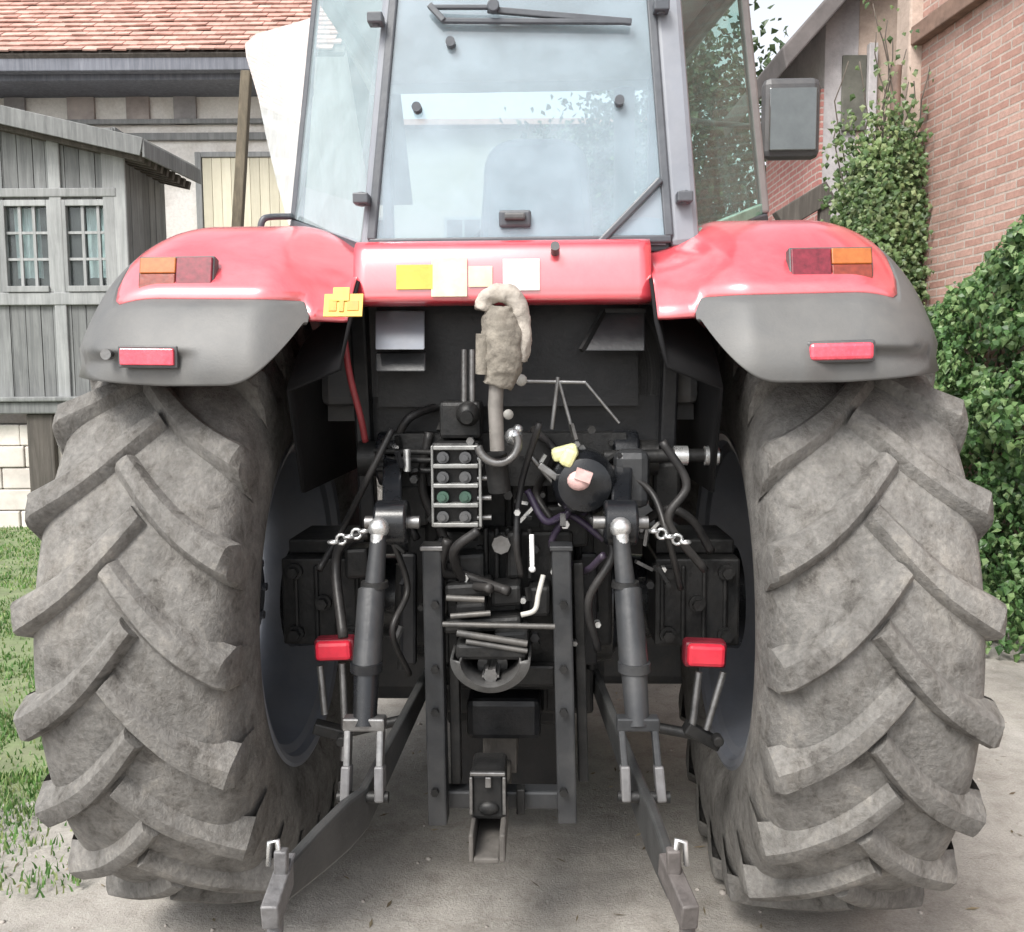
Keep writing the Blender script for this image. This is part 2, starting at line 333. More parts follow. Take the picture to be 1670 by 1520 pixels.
def tag(o, label=None, cat=None, group=None, kind=None):
    if label: o['label'] = label
    if cat: o['category'] = cat
    if group: o['group'] = group
    if kind: o['kind'] = kind
    return o
def thing(name, label, cat, loc=(0, 0, 0), rz=0, group=None):
    o = bpy.data.objects.new(name, None); C.objects.link(o); o.empty_display_size = .2
    o.location = loc; o.rotation_euler = (0, 0, rz); return tag(o, label, cat, group)
def solidify(o, th, off=-1):
    m = o.modifiers.new('solid', 'SOLIDIFY'); m.thickness = th; m.offset = off; return o
def cr(pts, n):                          # Catmull-Rom through pts
    P = [Vector(p) for p in pts]; P = [2*P[0]-P[1]]+P+[2*P[-1]-P[-2]]; out = []
    for i in range(1, len(P)-2):
        for k in range(n):
            t = k/n; a, b, c_, d_ = P[i-1], P[i], P[i+1], P[i+2]
            out.append(.5*((2*b)+(c_-a)*t+(2*a-5*b+4*c_-d_)*t*t+(3*b-a-3*c_+d_)*t**3))
    out.append(P[-2]); return out
def sm(x): x = max(0, min(1, x)); return x*x*(3-2*x)

# ------------------------------------------------------------------ ground
def ground_h(x, y): return 0.012*noise.noise(Vector((x*1.1, y*1.1, 3)))+.006*noise.noise(Vector((x*4, y*4, 1)))-.018
g = MB(); N = 120
rows = []
for j in range(N+1):
    y = -3+11*j/N
    rows.append([(-6+12*i/N, y, ground_h(-6+12*i/N, y)) for i in range(N+1)])
far = [[(x, y, -.03) for x in (-260, -6, 6, 260)] for y in (-120, -3, 8, 420)]
g.grid(rows)
def ring(x0, x1, y0, y1): g.add([(x0, y0, -.018), (x1, y0, -.018), (x1, y1, -.018), (x0, y1, -.018)], [(0, 1, 2, 3)])
ring(-260, -6, -120, 420); ring(6, 260, -120, 420); ring(-6, 6, -120, -3); ring(-6, 6, 8, 420)
tag(g.build('ground', M['ground'], smooth=True), kind='structure')
gv = MB()
for k in range(1100):
    x = random.uniform(-3.2, 4.2); y = random.uniform(1.2, 7.5); r = .003+.010*random.random()**3
    if k % 90 == 0: r = random.uniform(.012, .022)
    o0 = len(gv.v); z = ground_h(x, y)
    gv.ball((x, y, z+r*.2), r, 6, (1, random.uniform(.7, 1.3), .6))
tag(gv.build('gravel', M['stone_chip'], smooth=True), kind='stuff')

lt = MB()
for k in range(900):
    x = random.uniform(-3.2, 4.2); y = random.uniform(1.3, 7.0); a = random.uniform(0, pi); L = random.uniform(.008, .03); wd = random.uniform(.0015, .006); z = ground_h(x, y)+.004
    dx, dy = cos(a)*L, sin(a)*L; ex, ey = -sin(a)*wd, cos(a)*wd
    lt.add([(x-dx, y-dy, z), (x+ex, y+ey, z+.003), (x+dx, y+dy, z+random.uniform(0, .006)), (x-ex, y-ey, z)], [(0, 1, 2, 3)])
tag(lt.build('leaf_litter', leaf_mat('dry_litter', [(.12, .09, .06), (.25, .2, .13), (.4, .34, .24)], .8), fix=False), kind='stuff')

# sparse lawn at the left, in front of the shed
tb = MB(); rows = []
for j in range(40):
    y = 3.05+8.0*j/39; xe = -1.55-.06*(y-3)+.12*noise.noise(Vector((0, y*2.3, 5))) - .22*max(0, y-4.5)
    rows.append([(-14+(xe+14)*(i/16)**.35, y+(1-j/39)*.5*noise.noise(Vector((i*.9, 3.3, 1))), ground_h(0, 0)*0-.006+(.016*(1-(i/16)**8) if j > 3 else -.03)) for i in range(17)])
tb.grid(rows)
tag(tb.build('lawn', M['turf'], smooth=True), kind='structure')
gr = MB()
for k in range(60000):
    y = 2.95+8*random.random()**1.6
    if random.random() > (y-3.0)/1.1+.05: continue
    x = (-1.5-.06*(y-3)-.22*max(0, y-4.5)) - random.random()**1.3*(1.0+.55*(y-3)) + .1*noise.noise(Vector((0, y*2.3, 5)))
    pn = noise.noise(Vector((x*1.3, y*1.3, 9)))+.4*noise.noise(Vector((x*5, y*5, 2)))
    if pn < -.12+.2*random.random() and random.random() < .85: continue
    h = random.uniform(.012, .045)*(1+.4*pn); a = random.uniform(0, 2*pi); wd = random.uniform(.003, .006)*(1+.12*(y-3))
    ln = random.uniform(.1, .7)*h; b_ = random.uniform(0, 2*pi); z = .005
    dx, dy = cos(a)*wd, sin(a)*wd; lx, ly = cos(b_)*ln, sin(b_)*ln
    gr.add([(x-dx, y-dy, z), (x+dx, y+dy, z), (x+dx*.6+lx*.4, y+dy*.6+ly*.4, z+h*.6), (x-dx*.6+lx*.4, y-dy*.6+ly*.4, z+h*.6), (x+lx, y+ly, z+h)],
           [(0, 1, 2, 3), (3, 2, 4)])
tag(gr.build('grass', M['grass'], fix=False), kind='stuff')

# ------------------------------------------------------------------ tractor
T = thing('tractor', 'red farm tractor seen from behind with big dusty rear tyres and grey fender ends', 'tractor', (0, 3.2, .16), R(-2))
AX = .92

def r_car(ax):                            # carcass radius at distance ax from the tyre's middle
    return .872-.028*(ax/.27)**2 if ax <= .27 else max(.5, .844-.5*(ax-.27)/.06*.12)
def make_tyre(seed):
    rnd = random.Random(seed); mb = MB(); RT = .92
    half = cr([(-.235, .50), (-.262, .53), (-.292, .58), (-.308, .65), (-.309, .72), (-.302, .775), (-.288, .815), (-.265, .845), (-.225, .865), (-.17, .875), (-.1, .881), (-.05, .883)], 3)
    half = [(p.x, p.y) for p in half]; prof = half+[(0, .884)]+[(-x, r) for x, r in half[::-1]]
    mb.lathe(prof, n=132)
    NL = 21
    for side in (-1, 1):
        for k in range(NL):
            ph = 2*pi*(k+(.5 if side > 0 else 0))/NL
            pts = []
            jit = rnd.uniform(-.004, .004)
            NS = 9
            for i in range(NS):
                t = i/(NS-1); ax = -.035+.325*t
                # steep near the middle, then flatter towards the shoulder
                phi = ph-(.275*t**1.0+.035*sin(t*pi))
                top = RT-.004-.016*t**2; hb = .046+.013*t; ht = .020+.011*t
                pts.append((ax, phi, top, max(.79, .868-.03*(ax/.27)**2)-.012, hb, ht))
            a0, p0, tp0, bs0, hb0, ht0 = pts[-1]
            pts.append((a0+.018, p0-.006, tp0-.018, .80, hb0, ht0+.002))
            pts.append((a0+.028, p0-.012, .835, .77, hb0*.95, ht0))
            pts.append((.312, p0-.02, .765, .72, hb0*.75, ht0*.7))
            rows = []
            for i, (ax, phi, top, bs, hb, ht) in enumerate(pts):
                i2 = min(i, NS-1); q0 = pts[max(0, i2-1)]; q1 = pts[min(NS-1, i2+1)]
                dx = (q1[0]-q0[0]); ds = (q1[1]-q0[1])*.9; L = math.hypot(dx, ds); nx, ns = -ds/L, dx/L
                if i >= NS: nx *= .3; L2 = math.hypot(nx, ns); nx, ns = nx/L2, ns/L2
                row = []
                for (off, rr) in ((-hb, bs), (-ht-.008, top-.014), (-ht+.003, top-.002), (0, top+.001), (ht-.003, top-.002), (ht+.008, top-.014), (hb, bs)):
                    x = ax+nx*off; p = phi+ns*off/.9
                    if x > .318: x = .318
                    wv = 1+.004*noise.noise(Vector((x*9+seed*3, p*8, rr*5)))
                    x = x*side; row.append((x, -rr*wv*cos(p), rr*wv*sin(p)))
                rows.append(row)
            o = len(mb.v); mb.grid(rows); n = 7
            mb.f.append(tuple(o+j for j in range(n))); mb.f.append(tuple(o+(len(rows)-1)*n+j for j in range(n))[::-1])
    # the weight of the tractor flattens it on the ground
    for v in mb.v:
        if v.z < -.9: v.z = -.9-(-.9-v.z)*.3
    return mb
def make_wheel(side, seed):
    mb = MB()                                            # hub and disc
    mb.lathe([(-.02, .001), (-.02, .10), (-.035, .105), (-.035, .16), (-.01, .17), (.0, .24), (.03, .34), (.07, .40), (.085, .425),
              (.095, .425), (.08, .40), (.04, .34), (.012, .24), (.012, .001)], n=64)
    for k in range(8):
        a = 2*pi*k/8; mb.cyl((-.05, .135*cos(a), .135*sin(a)), (-.03, .135*cos(a), .135*sin(a)), .016, n=6)
    wh = mb.build('rear_wheel', M['rim'], T, smooth=35); wh.location = (side*.97, 0, .82)
    if side > 0: wh.rotation_euler = (0, 0, 0)
    else: wh.scale = (-1, 1, 1)
    rim = MB().lathe([(-.262, .545), (-.27, .525), (-.262, .505), (-.235, .495), (-.22, .47), (-.12, .455), (-.06, .42), (.06, .42), (.14, .455), (.22, .47), (.235, .495), (.262, .505), (.27, .525), (.262, .545),
                      (.23, .51), (.21, .485), (.14, .47), (.06, .435), (-.06, .435), (-.12, .47), (-.21, .485), (-.23, .51)], n=72, close=True)
    rim.build('rim', M['rim'], wh, smooth=35).scale = (.895, 1.087, 1.087)
    ty = make_tyre(seed).build('tyre', M['tyre'], wh, smooth=33)
    ty.scale = (.895, 1.087, 1.087); return wh
make_wheel(-1, 1); make_wheel(1, 2)
for side in (-1, 1):                                     # the smaller front wheels, mostly hidden
    mb = MB().lathe([(-.05, .001), (-.05, .1), (0, .12), (.03, .28), (.2, .33), (.2, .345), (.02, .3), (.01, .001)], n=40)
    fw = mb.build('front_wheel', M['rim'], T, smooth=35); fw.location = (side*.93, 2.75, .50)
    mb = MB().lathe([(-.2, .34), (-.24, .4), (-.25, .5), (-.22, .58), (-.17, .605), (0, .615), (.17, .605), (.22, .58), (.25, .5), (.24, .4), (.2, .34)], n=72)
    for s2 in (-1, 1):
        for k in range(17):
            ph = 2*pi*(k+(.5 if s2 > 0 else 0))/17
            rows = []
            for t in (0, .33, .66, 1, 1.08):
                ax = -.02+.245*t; phi = ph-.3*t; tp = .66-.012*t*t if t <= 1 else .57
                rows.append([(s2*ax, -r_*cos(phi+o_/.65), r_*sin(phi+o_/.65)) for o_, r_ in ((-.05, .585), (-.028, tp), (.028, tp), (.05, .585))])
            o = len(mb.v); mb.grid(rows); mb.f.append((o, o+1, o+2, o+3)); mb.f.append(tuple(o+16+j for j in range(4)))
    mb.build('tyre', M['tyre'], fw, smooth=32)

# ---- fenders: a shell over each rear tyre, red above, grey plastic round its rear end
PROF = cr([(.80, 1.70), (.55, 1.92), (.2, 2.05), (-.15, 2.07), (-.42, 2.03), (-.64, 1.93), (-.79, 1.80), (-.86, 1.70), (-.89, 1.62), (-.885, 1.55), (-.87, 1.46)], 8)
cum = [0]
for i in range(1, len(PROF)): cum.append(cum[-1]+(PROF[i]-PROF[i-1]).length)
cum = [c/cum[-1] for c in cum]
def prof(s):
    s = max(0, min(.9999, s))
    for i in range(1, len(cum)):
        if cum[i] >= s:
            k = (s-cum[i-1])/(cum[i]-cum[i-1]); p = PROF[i-1].lerp(PROF[i], k); return p.x, p.y
def s_at_z(z, rear=True):
    for i in range(len(PROF)-1, 0, -1):
        if PROF[i-1].y >= z >= PROF[i].y and PROF[i].x < 0:
            k = (PROF[i-1].y-z)/max(1e-6, PROF[i-1].y-PROF[i].y); return cum[i-1]+(cum[i]-cum[i-1])*k
    return .99
XI, XO = .415, 1.185
def zbot(u):
    if u < .13: return 1.735
    if u < .37: return 1.735-.165*(1-(1-(u-.13)/.24)**2.4)
    return 1.57+.035*sm((u-.55)/.45)
def F(u, s, off=0):
    if u > .62:
        t = (u-.62)/.38*pi/2; x = XI+.62*.78+(XO-XI-.62*.78)*sin(t); k = 1-.235*(1-cos(t))
    else: x = XI+.78*u; k = 1
    if u < .3: k *= 1-.058*(1-sm(u/.3))
    y, z = prof(s); dy, dz = y, z-.92
    # rear end rounds off towards the outer and inner corners
    ry = 1-.05*(1-sm(u/.28)) 
    return Vector((x, dy*k*ry, .92+dz*k)) + Vector((0, dy, dz)).normalized()*off
def send(u): return s_at_z(find_s(u))
def find_s(u):
    # profile height that lands on zbot after the scaling at u
    k = 1
    if u > .62: k = 1-.235*(1-cos((u-.62)/.38*pi/2))
    if u < .3: k *= 1-.058*(1-sm(u/.3))
    return max(1.465, .92+(zbot(u)-.92)/k)
def find_split(u):
    k = 1
    if u < .3: k *= 1-.058*(1-sm(u/.3))
    z = 1.782+.012*u
    return s_at_z(.92+(z-.92)/k)
def ssplit(u):
    if u < .115: return send(u)
    b = find_split(u) + (send(u)-find_split(u))*(1-sm((u-.115)/.03))
    if u > .70: b = b*(1-sm((u-.70)/.14)**2)
    return b
def smirror(side, p): return (p.x*side, p.y, p.z)
for side in (-1, 1):
    NU, NV = 60, 36
    us = [.84*i/NU for i in range(NU+1)]
    mb = MB()
    rows = []
    for u in us:
        e = max(.012, ssplit(u)-.004); rows.append([smirror(side, F(u, e*j/NV, .006)) for j in range(NV+1)])
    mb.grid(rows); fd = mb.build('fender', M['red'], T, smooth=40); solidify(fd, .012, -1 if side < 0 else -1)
    mb = MB(); rows = []
    ug = [.118+(1-.118)*(i/110)**1.25 for i in range(111)]
    for u in ug:
        a = max(0, ssplit(u)-.012); b = send(u); row = []
        for j in range(41):
            s = a+(b-a)*j/40; p = F(u, s)
            # swelling under the red, then a recessed lower band towards the outside
            q = (p.z-1.60)/.17
            band = sm((1.672-.012*u-p.z)/.028)*sm((u-.42)/.14)*.034-.012*sm(j/7)*(1-sm((u-.8)/.15))
            row.append(smirror(side, p+Vector((0, 1, 0))*band))
        rows.append(row)
    mb.grid(rows); ge = mb.build('fender_extension', M['grey_plastic'], fd, smooth=50); solidify(ge, .014)
    # inner wall of the fender, between wheel and cab
    rows = []
    for i in range(25):
        s = i/24*send(0); p = F(0, s); rows.append([smirror(side, p), smirror(side, Vector((p.x+.03, p.y*.98, p.z-.12))), smirror(side, Vector((.60, p.y*.93, .92+(p.z-.92)*.78))), smirror(side, Vector((.61, p.y*.7, 1.25)))])
    mb = MB().grid(rows); iw = mb.build('inner_fender', worn('matte_black_liner', (.005, .005, .006), .85, 0, .3, 8, .1, (.03, .03, .028)), fd, smooth=40); solidify(iw, .01)
    # tail light
    aim = tl(274 if side < 0 else 1368, 443 if side < 0 else 431, -.80); u_ = (abs(aim.x)-XI)/.78
    best = min((abs(F(u_, q/200).z-aim.z), q/200) for q in range(60, 200)); s_ = best[1]
    pf = F(u_, s_); du = (F(u_+.02, s_)-F(u_-.02, s_)).normalized(); ds = (F(u_, s_-.02)-F(u_, s_+.02)).normalized()
    du = Vector((du.x*side, du.y, du.z)); ds = Vector((ds.x*side, ds.y, ds.z)); n_ = du.cross(ds).normalized()
    if n_.y > 0: n_ = -n_
    n_ = Vector((0, -.975, .22)).normalized()
    ux = Vector((1, 0, 0)); ux = (ux-n_*ux.dot(n_)).normalized(); uz = n_.cross(ux); uz = uz if uz.z > 0 else -uz
    rt = Matrix((ux, n_, uz)).transposed(); c = Vector((pf.x*side, pf.y, pf.z)); hw, hh = (.098, .044) if side < 0 else (.104, .043)
    lt = MB().box(c+n_*.004, (2*hw+.008, .034, 2*hh+.008), rt).build('tail_light', M['dark_plastic'], fd, bevel=.004)
    MB().box(c+n_*.018-ux*side*hw*.5, (hw*.99, .018, 2*hh*.97), rt).build('red_lens', M['lens_red'], lt, bevel=.003)
    MB().box(c+n_*.018+ux*side*hw*.5+uz*hh*.47, (hw*.99, .019, hh*1.0), rt).build('amber_lens', M['amber'], lt, bevel=.003)
    MB().box(c+n_*.018+ux*side*hw*.5-uz*hh*.52, (hw*.99, .018, hh*.92), rt).build('stop_lens', worn('brown_red_lens', (.2, .03, .014), .3, 0, .3, 60, coat=.12), lt, bevel=.003)
    # reflector low on the grey end
    px, py, wd = (241, 582, 88) if side < 0 else (1372, 573, 100)
    c = tl(px, py, -.89); wm = wd*2.35/1500
    rfl = MB().box(c, (wm, .02, .042), Matrix.Rotation(R(-1*side), 3, 'Y'))
    rfl.build('reflector', M['reflector'], fd, bevel=.009 if side > 0 else .003)
    MB().box(c+Vector((0, .006, 0)), (wm+.014, .016, .056), Matrix.Rotation(R(-1*side), 3, 'Y')).build('reflector_base', M['dark_plastic'], fd, bevel=.008 if side > 0 else .003)
    if side < 0:
        c = tl(178, 578, -.87); MB().cyl(c, c+Vector((0, -.02, 0)), .014, n=14).build('bolt', M['steel'], fd, smooth=40)
    # rubber lip at the outer side, catching light in two clips
    for q in range(2):
        c = F(.992, .60+.10*q); c = Vector((side*(c.x+.004), c.y, c.z))
        MB().box(c, (.022, .04, .022)).build('clip', M['zinc'], fd, bevel=.005)

# yellow warning sticker on the left fender's inner end
def decal(name, px0, py0, px1, py1, y, mat, parent, tilt=0, th=.004):
    a = tl(px0, py0, y); b = tl(px1, py1, y); c = (a+b)/2
    return MB().box(c, (abs(b.x-a.x), th, abs(a.z-b.z)), Matrix.Rotation(R(tilt), 3, 'X')).build(name, mat, parent)

# ---- red cross panel below the rear window
pn = MB(); rows = []
for i in range(25):
    x = -.425+.838*i/24; row = []
    for (y, z) in cr([(-.40, 1.985), (-.51, 1.98), (-.55, 1.962), (-.568, 1.93), (-.580, 1.88), (-.585, 1.83), (-.575, 1.80), (-.5, 1.795)], 5): row.append((x, y, z))
    rows.append(row)
pn.grid(rows); panel = pn.build('rear_panel', worn('glossy_red_paint', (.58, .03, .05), .42, 0, .1, 3, .2, (.62, .25, .27), 1.0, .02, 30, 3), T, smooth=40); solidify(panel, .01)  # fainter pink layer, sky sheen held in the colour
decal('yellow_sticker', 646, 432, 706, 472, -.586, M['sticker_yellow'], panel, -7)
decal('cream_sticker', 703, 420, 762, 484, -.586, M['sticker_cream'], panel, -7)
decal('white_sticker', 764, 434, 803, 468, -.586, M['sticker_cream'], panel, -7)
decal('white_sticker', 820, 422, 880, 474, -.586, M['sticker_white'], panel, -7)
c = tl(905, 412, -.56); MB().cyl(c, c+Vector((0, -.05, .012)), .013, n=14).build('bolt', M['dark_plastic'], panel, smooth=40)
ws = decal('warning_sticker', 528, 478, 592, 518, -.875, M['sticker_yellow'], panel, -22)
decal('warning_sign', 543, 468, 570, 492, -.868, M['sticker_yellow'], panel, -22)
for a_, b_, c_, d_ in ((536, 488, 549, 508), (553, 484, 561, 509), (566, 490, 585, 507)):
    decal('pictogram', a_, b_, c_, d_, -.8785, worn('orange_print', (.55, .26, .03), .5), ws, -22, .003)

# ---- cab
PZ0, PZ1 = 1.985, 2.92
def lerp(a, b, t): return a+(b-a)*t
cab = MB()
# rear pillars, B pillars, sill and roof
rbl, rbr = tl(606, 402, -.42), tl(1092, 396, -.42); rtl, rtr = tl(650, -80, -.30), tl(1056, -80, -.30)
qbl, qbr = tl(480, 360, .05), tl(1246, 350, .05); qtl, qtr = tl(524, -80, .10), tl(1204, -80, .10)
fbl, fbr = Vector((-.62, 1.25, 1.9)), Vector((.62, 1.25, 1.9)); ftl, ftr = Vector((-.62, 1.2, 3.0)), Vector((.62, 1.2, 3.0))
pl = MB()
pl.bar(rbl+Vector((-.012, 0, -.02)), rtl+Vector((-.012, 0, 0)), .034, .07, (0, 1, 0))
pl.build('cab_pillar', M['cab_grey'], T, bevel=.012)
pl = MB(); pl.bar(rbr+Vector((.042, 0, -.02)), rtr+Vector((.042, 0, 0)), .085, .09, (0, 1, 0)); pl.build('cab_pillar', M['cab_grey'], T, bevel=.018)
pl = MB(); pl.bar(qbl, qtl, .022, .04, (0, 1, 0)); pl.build('cab_pillar', M['cab_dark'], T, bevel=.006)
pl = MB(); pl.bar(qbr, qtr, .03, .05, (0, 1, 0)); pl.build('cab_pillar', worn('grey_brown_pillar', (.15, .135, .13), .5, 0, .2, 8), T, bevel=.008)
for a, b in ((fbl, ftl), (fbr, ftr)):
    MB().bar(a, b, .045, .07, (0, 1, 0)).build('cab_pillar', M['cab_dark'], T, bevel=.01)
sill = MB()
for a, b in ((rbl, rbr), (rbl, qbl), (rbr, qbr), (qbl, fbl), (qbr, fbr), (fbl, fbr)):
    sill.bar(a+Vector((0, 0, -.012)), b+Vector((0, 0, -.012)), .035, .03)
sill.build('window_sill', M['cab_dark'], T, bevel=.006)
roof = MB(); rp = [rtl+Vector((-.03, -.12, 0)), rtr+Vector((.03, -.12, 0)), qtr+Vector((.06, 0, 0)), ftr+Vector((.12, .2, 0)), ftl+Vector((-.12, .2, 0)), qtl+Vector((-.06, 0, 0))]
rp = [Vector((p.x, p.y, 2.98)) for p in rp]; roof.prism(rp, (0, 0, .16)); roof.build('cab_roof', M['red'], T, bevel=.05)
lin = MB(); lin.prism([Vector((p.x*.97, p.y*.97, 2.955)) for p in rp], (0, 0, .02)); lin.build('roof_lining', M['lining'], T)
hd = MB()
for a, b in ((rtl, rtr), (rtl, qtl), (rtr, qtr), (qtl, ftl), (qtr, ftr)):
    a2 = Vector((a.x, a.y, 2.93)); b2 = Vector((b.x, b.y, 2.93)); hd.bar(a2, b2, .05, .07)
hd.build('cab_header', M['cab_dark'], T, bevel=.01)
def pane(name, q, mat, parent=T, th=.006):
    q = [Vector(p) for p in q]; n = (q[1]-q[0]).cross(q[3]-q[0]).normalized()*th
    return MB().prism(q, n).build(name, mat, parent)
# rear window: a pane in a rubber seal, hinges, bolts, handle, wiper, prop stay
wb0, wb1, wt1, wt0 = [lerp(a, b, .0) for a, b in ((rbl, rbr), (rbr, rbl), (rtr, rtl), (rtl, rtr))]
ins = Vector((.018, 0, 0)); off = Vector((0, -.03, .012))
rw = pane('rear_window', (wb0+ins+off, wb1-ins+off, wt1-ins+off, wt0+ins+off), M['glass_rear'])
fr = MB(); o2 = Vector((0, -.036, .012))
fr.bar(wb0+ins*.4+o2, wt0+ins*.4+o2, .026, .022, (0, 1, 0)); fr.bar(wb1-ins*.4+o2, wt1-ins*.4+o2, .026, .022, (0, 1, 0)); fr.bar(wb0+o2+Vector((0, .001, -.006)), wb1+o2+Vector((0, .001, -.006)), .022, .022)
fr.build('window_seal', M['cab_dark'], rw, bevel=.005)
for px, py in ((735, 70), (680, 176), (1010, 165)):
    c = tl(px, py, lerp(-.45, -.33, (400-py)/480)-.02); MB().cyl(c+Vector((0, .02, 0)), c+Vector((0, -.016, 0)), .014, n=16).build('bolt', M['cab_dark'], rw, smooth=40)
for px, py in ((613, 32), (590, 325), (1078, 12), (1116, 322)):
    c = tl(px, py, lerp(-.45, -.33, (400-py)/480)-.04); MB().box(c, (.045, .05, .03)).cyl(c+Vector((0, 0, -.02)), c+Vector((0, 0, .02)), .012).build('hinge', M['cab_dark'], rw, bevel=.004)
c = tl(840, 357, -.46)
h = MB().box(c, (.094, .02, .05)).build('handle', M['cab_dark'], rw, bevel=.008)
MB().box(c+Vector((0, -.018, .004)), (.062, .022, .02)).build('latch', M['dark_plastic'], h, bevel=.006)
a, b = tl(975, 399, -.465), tl(1078, 292, -.445)
MB().bar(a, b, .02, .02, (0, 1, 0)).build('diagonal_stay', M['cab_dark'], rw, bevel=.005)
q = [tl(985, 399, -.452), tl(1086, 399, -.452), tl(1082, 300, -.43)]
MB().prism(q, (0, .008, 0)).build('corner_plate', M['cab_grey'], rw)
wp = MB(); yv = -.39
for p0, p1, wd in (((700, 8), (724, 34), .018), ((705, 12), (800, 12), .012), ((720, 34), (1030, 36), .014), ((795, 16), (1030, 36), .018)):
    wp.bar(tl(*p0, yv), tl(*p1, yv-.006), wd, .016, (0, 1, 0))
c = tl(805, 14, yv); wp.cyl(c, c+Vector((0, -.03, 0)), .018)
wp.build('wiper', M['cab_dark'], rw, bevel=.003)
# quarter windows, side panes, windscreen
v = Vector((0, 0, .008))
pane('quarter_window', (qbl+v, rbl+v+Vector((-.03, 0, 0)), rtl, qtl), M['glass_left'])
pane('quarter_window', (rbr+v+Vector((.06, 0, 0)), qbr+v, qtr, rtr), M['glass_side'])
pane('side_window', (qbr+v, fbr+v, ftr, qtr), M['glass_side'])
pane('windscreen', (fbl+v, fbr+v, ftr, ftl), M['glass_front'])
gx = MB(); gx.bar(rbr+Vector((.08, .0, .02)), qbr+Vector((-.01, 0, .02)), .02, .035); gx.build('green_edge', worn('green_glass_edge', (.25, .42, .34), .2), T, bevel=.004)
# the left door stands open: a tall pane, white with painted sky reflection, in a thin frame
da, db = tl(487, 372, .12), tl(520, -70, .12)
d0, d1 = tl(452, 300, 1.05), tl(398, 62, 1.05)
de = tl(476, 368, .45)
dq = [da, de, d0, tl(425, 160, 1.06), d1, tl(402, 52, 1.04), db]
n_ = Vector((-.7, -.7, 0))*.008
# keep every corner on one leaning plane through the hinge line
hx = (db-da); pv_ = (tl(425, 180, 1.0)-da); nn = hx.cross(pv_).normalized()
def on_door(px, py):
    v_ = TI.to_3x3() @ ray(px, py); t = (da-CL).dot(nn)/v_.dot(nn); return CL+v_*t
dq = [on_door(*p) for p in ((489, 375), (474, 366), (455, 300), (438, 228), (424, 160), (404, 92), (402, 72), (420, 56), (512, 30), (520, -60))]
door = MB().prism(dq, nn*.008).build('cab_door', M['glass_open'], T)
de_ = MB().tube([on_door(489, 375), on_door(520, -60)], .012, 8); de_.build('door_edge', M['cab_dark'], door, smooth=True)
# small grab rail on the left fender
p = [tl(424, 378, -.1), tl(428, 360, -.1), tl(440, 354, -.08), tl(476, 353, .02)]
MB().tube(cr(p, 5), .011, 10).build('grab_rail', M['cab_dark'], T, smooth=True)
# inside the cab
st = MB()
prf = [(tl(780+10*0, 300, .25).x, 0)]
sx0, sx1 = tl(790, 300, .2).x, tl(960, 300, .2).x; zt = tl(870, 232, .2).z
seg = []
for i in range(21):
    a = pi*i/20; seg.append(Vector(((sx0+sx1)/2-(sx1-sx0)/2*(abs(cos(a))**.55)*(1 if cos(a) > 0 else -1), .12, zt-.16+.16*sin(a)**.7)))
seg = [Vector((sx0-.04, .12, 1.75))]+seg+[Vector((sx1+.04, .12, 1.75))]
st.prism(seg, (0, .13, 0)); seat = st.build('seat', M['seat'], T, bevel=.03)
MB().bx(-.25, .25, .1, .62, 1.62, 1.74).build('seat_cushion', M['seat'], seat, bevel=.04)
for px0, px1 in ((700, 735), (985, 1020)):
    a, b = tl(px0, 300, .3), tl(px1, 300, .3); MB().bx(a.x, b.x, .2, .6, 1.95, 2.08).build('armrest', M['seat'], seat, bevel=.03)
sw = MB(); c = Vector((0, .86, 2.13)); rr_ = Matrix.Rotation(R(-30), 3, 'X')
pts = [c+rr_ @ Vector((.2*cos(2*pi*i/32), .2*sin(2*pi*i/32), 0)) for i in range(33)]
sw.tube(pts, .016, 8)
for k in range(3):
    a = 2*pi*k/3+.5; sw.tube([c, c+rr_ @ Vector((.2*cos(a), .2*sin(a), 0))], .012, 6)
sw.tube([c, Vector((0, 1.1, 1.7))], .04, 10); sw.build('steering_wheel', M['dark_plastic'], T, smooth=40)
MB().bx(-.3, .3, 1.0, 1.2, 1.3, 2.0).build('dashboard', M['lining'], T, bevel=.05)
fl = MB().bx(-.6, .6, -.2, 1.25, 1.45, 1.5); fl.build('cab_floor', M['dark_plastic'], T)
for s in (-1, 1): MB().bx(s*.60, s*.34, -.3, .9, 1.5, 1.98).build('side_console', M['dark_plastic'], T, bevel=.03)
MB().bx(-.40, .40, -.36, -.32, 1.5, 1.985).build('cab_rear_wall', M['black'], T)
# mirror on an arm at the right
a, b = tl(1243, 140, 1.5), tl(1334, 250, 1.5); c = (a+b)/2
mi = MB().box((c.x, 1.5, c.z), (b.x-a.x, .09, a.z-b.z+.06)).build('mirror', M['dark_plastic'], T, bevel=.035)
MB().box((c.x, 1.447, c.z-.012), (b.x-a.x-.05, .012, a.z-b.z-.03)).build('mirror_glass', M['mirror_glass'], mi, bevel=.005)
MB().tube(cr([(c.x, 1.55, c.z), (c.x-.1, 1.62, c.z), (.9, 1.45, c.z-.02), (.62, 1.25, c.z-.03)], 5), .015, 8).build('mirror_arm', M['dark_plastic'], mi, smooth=True)
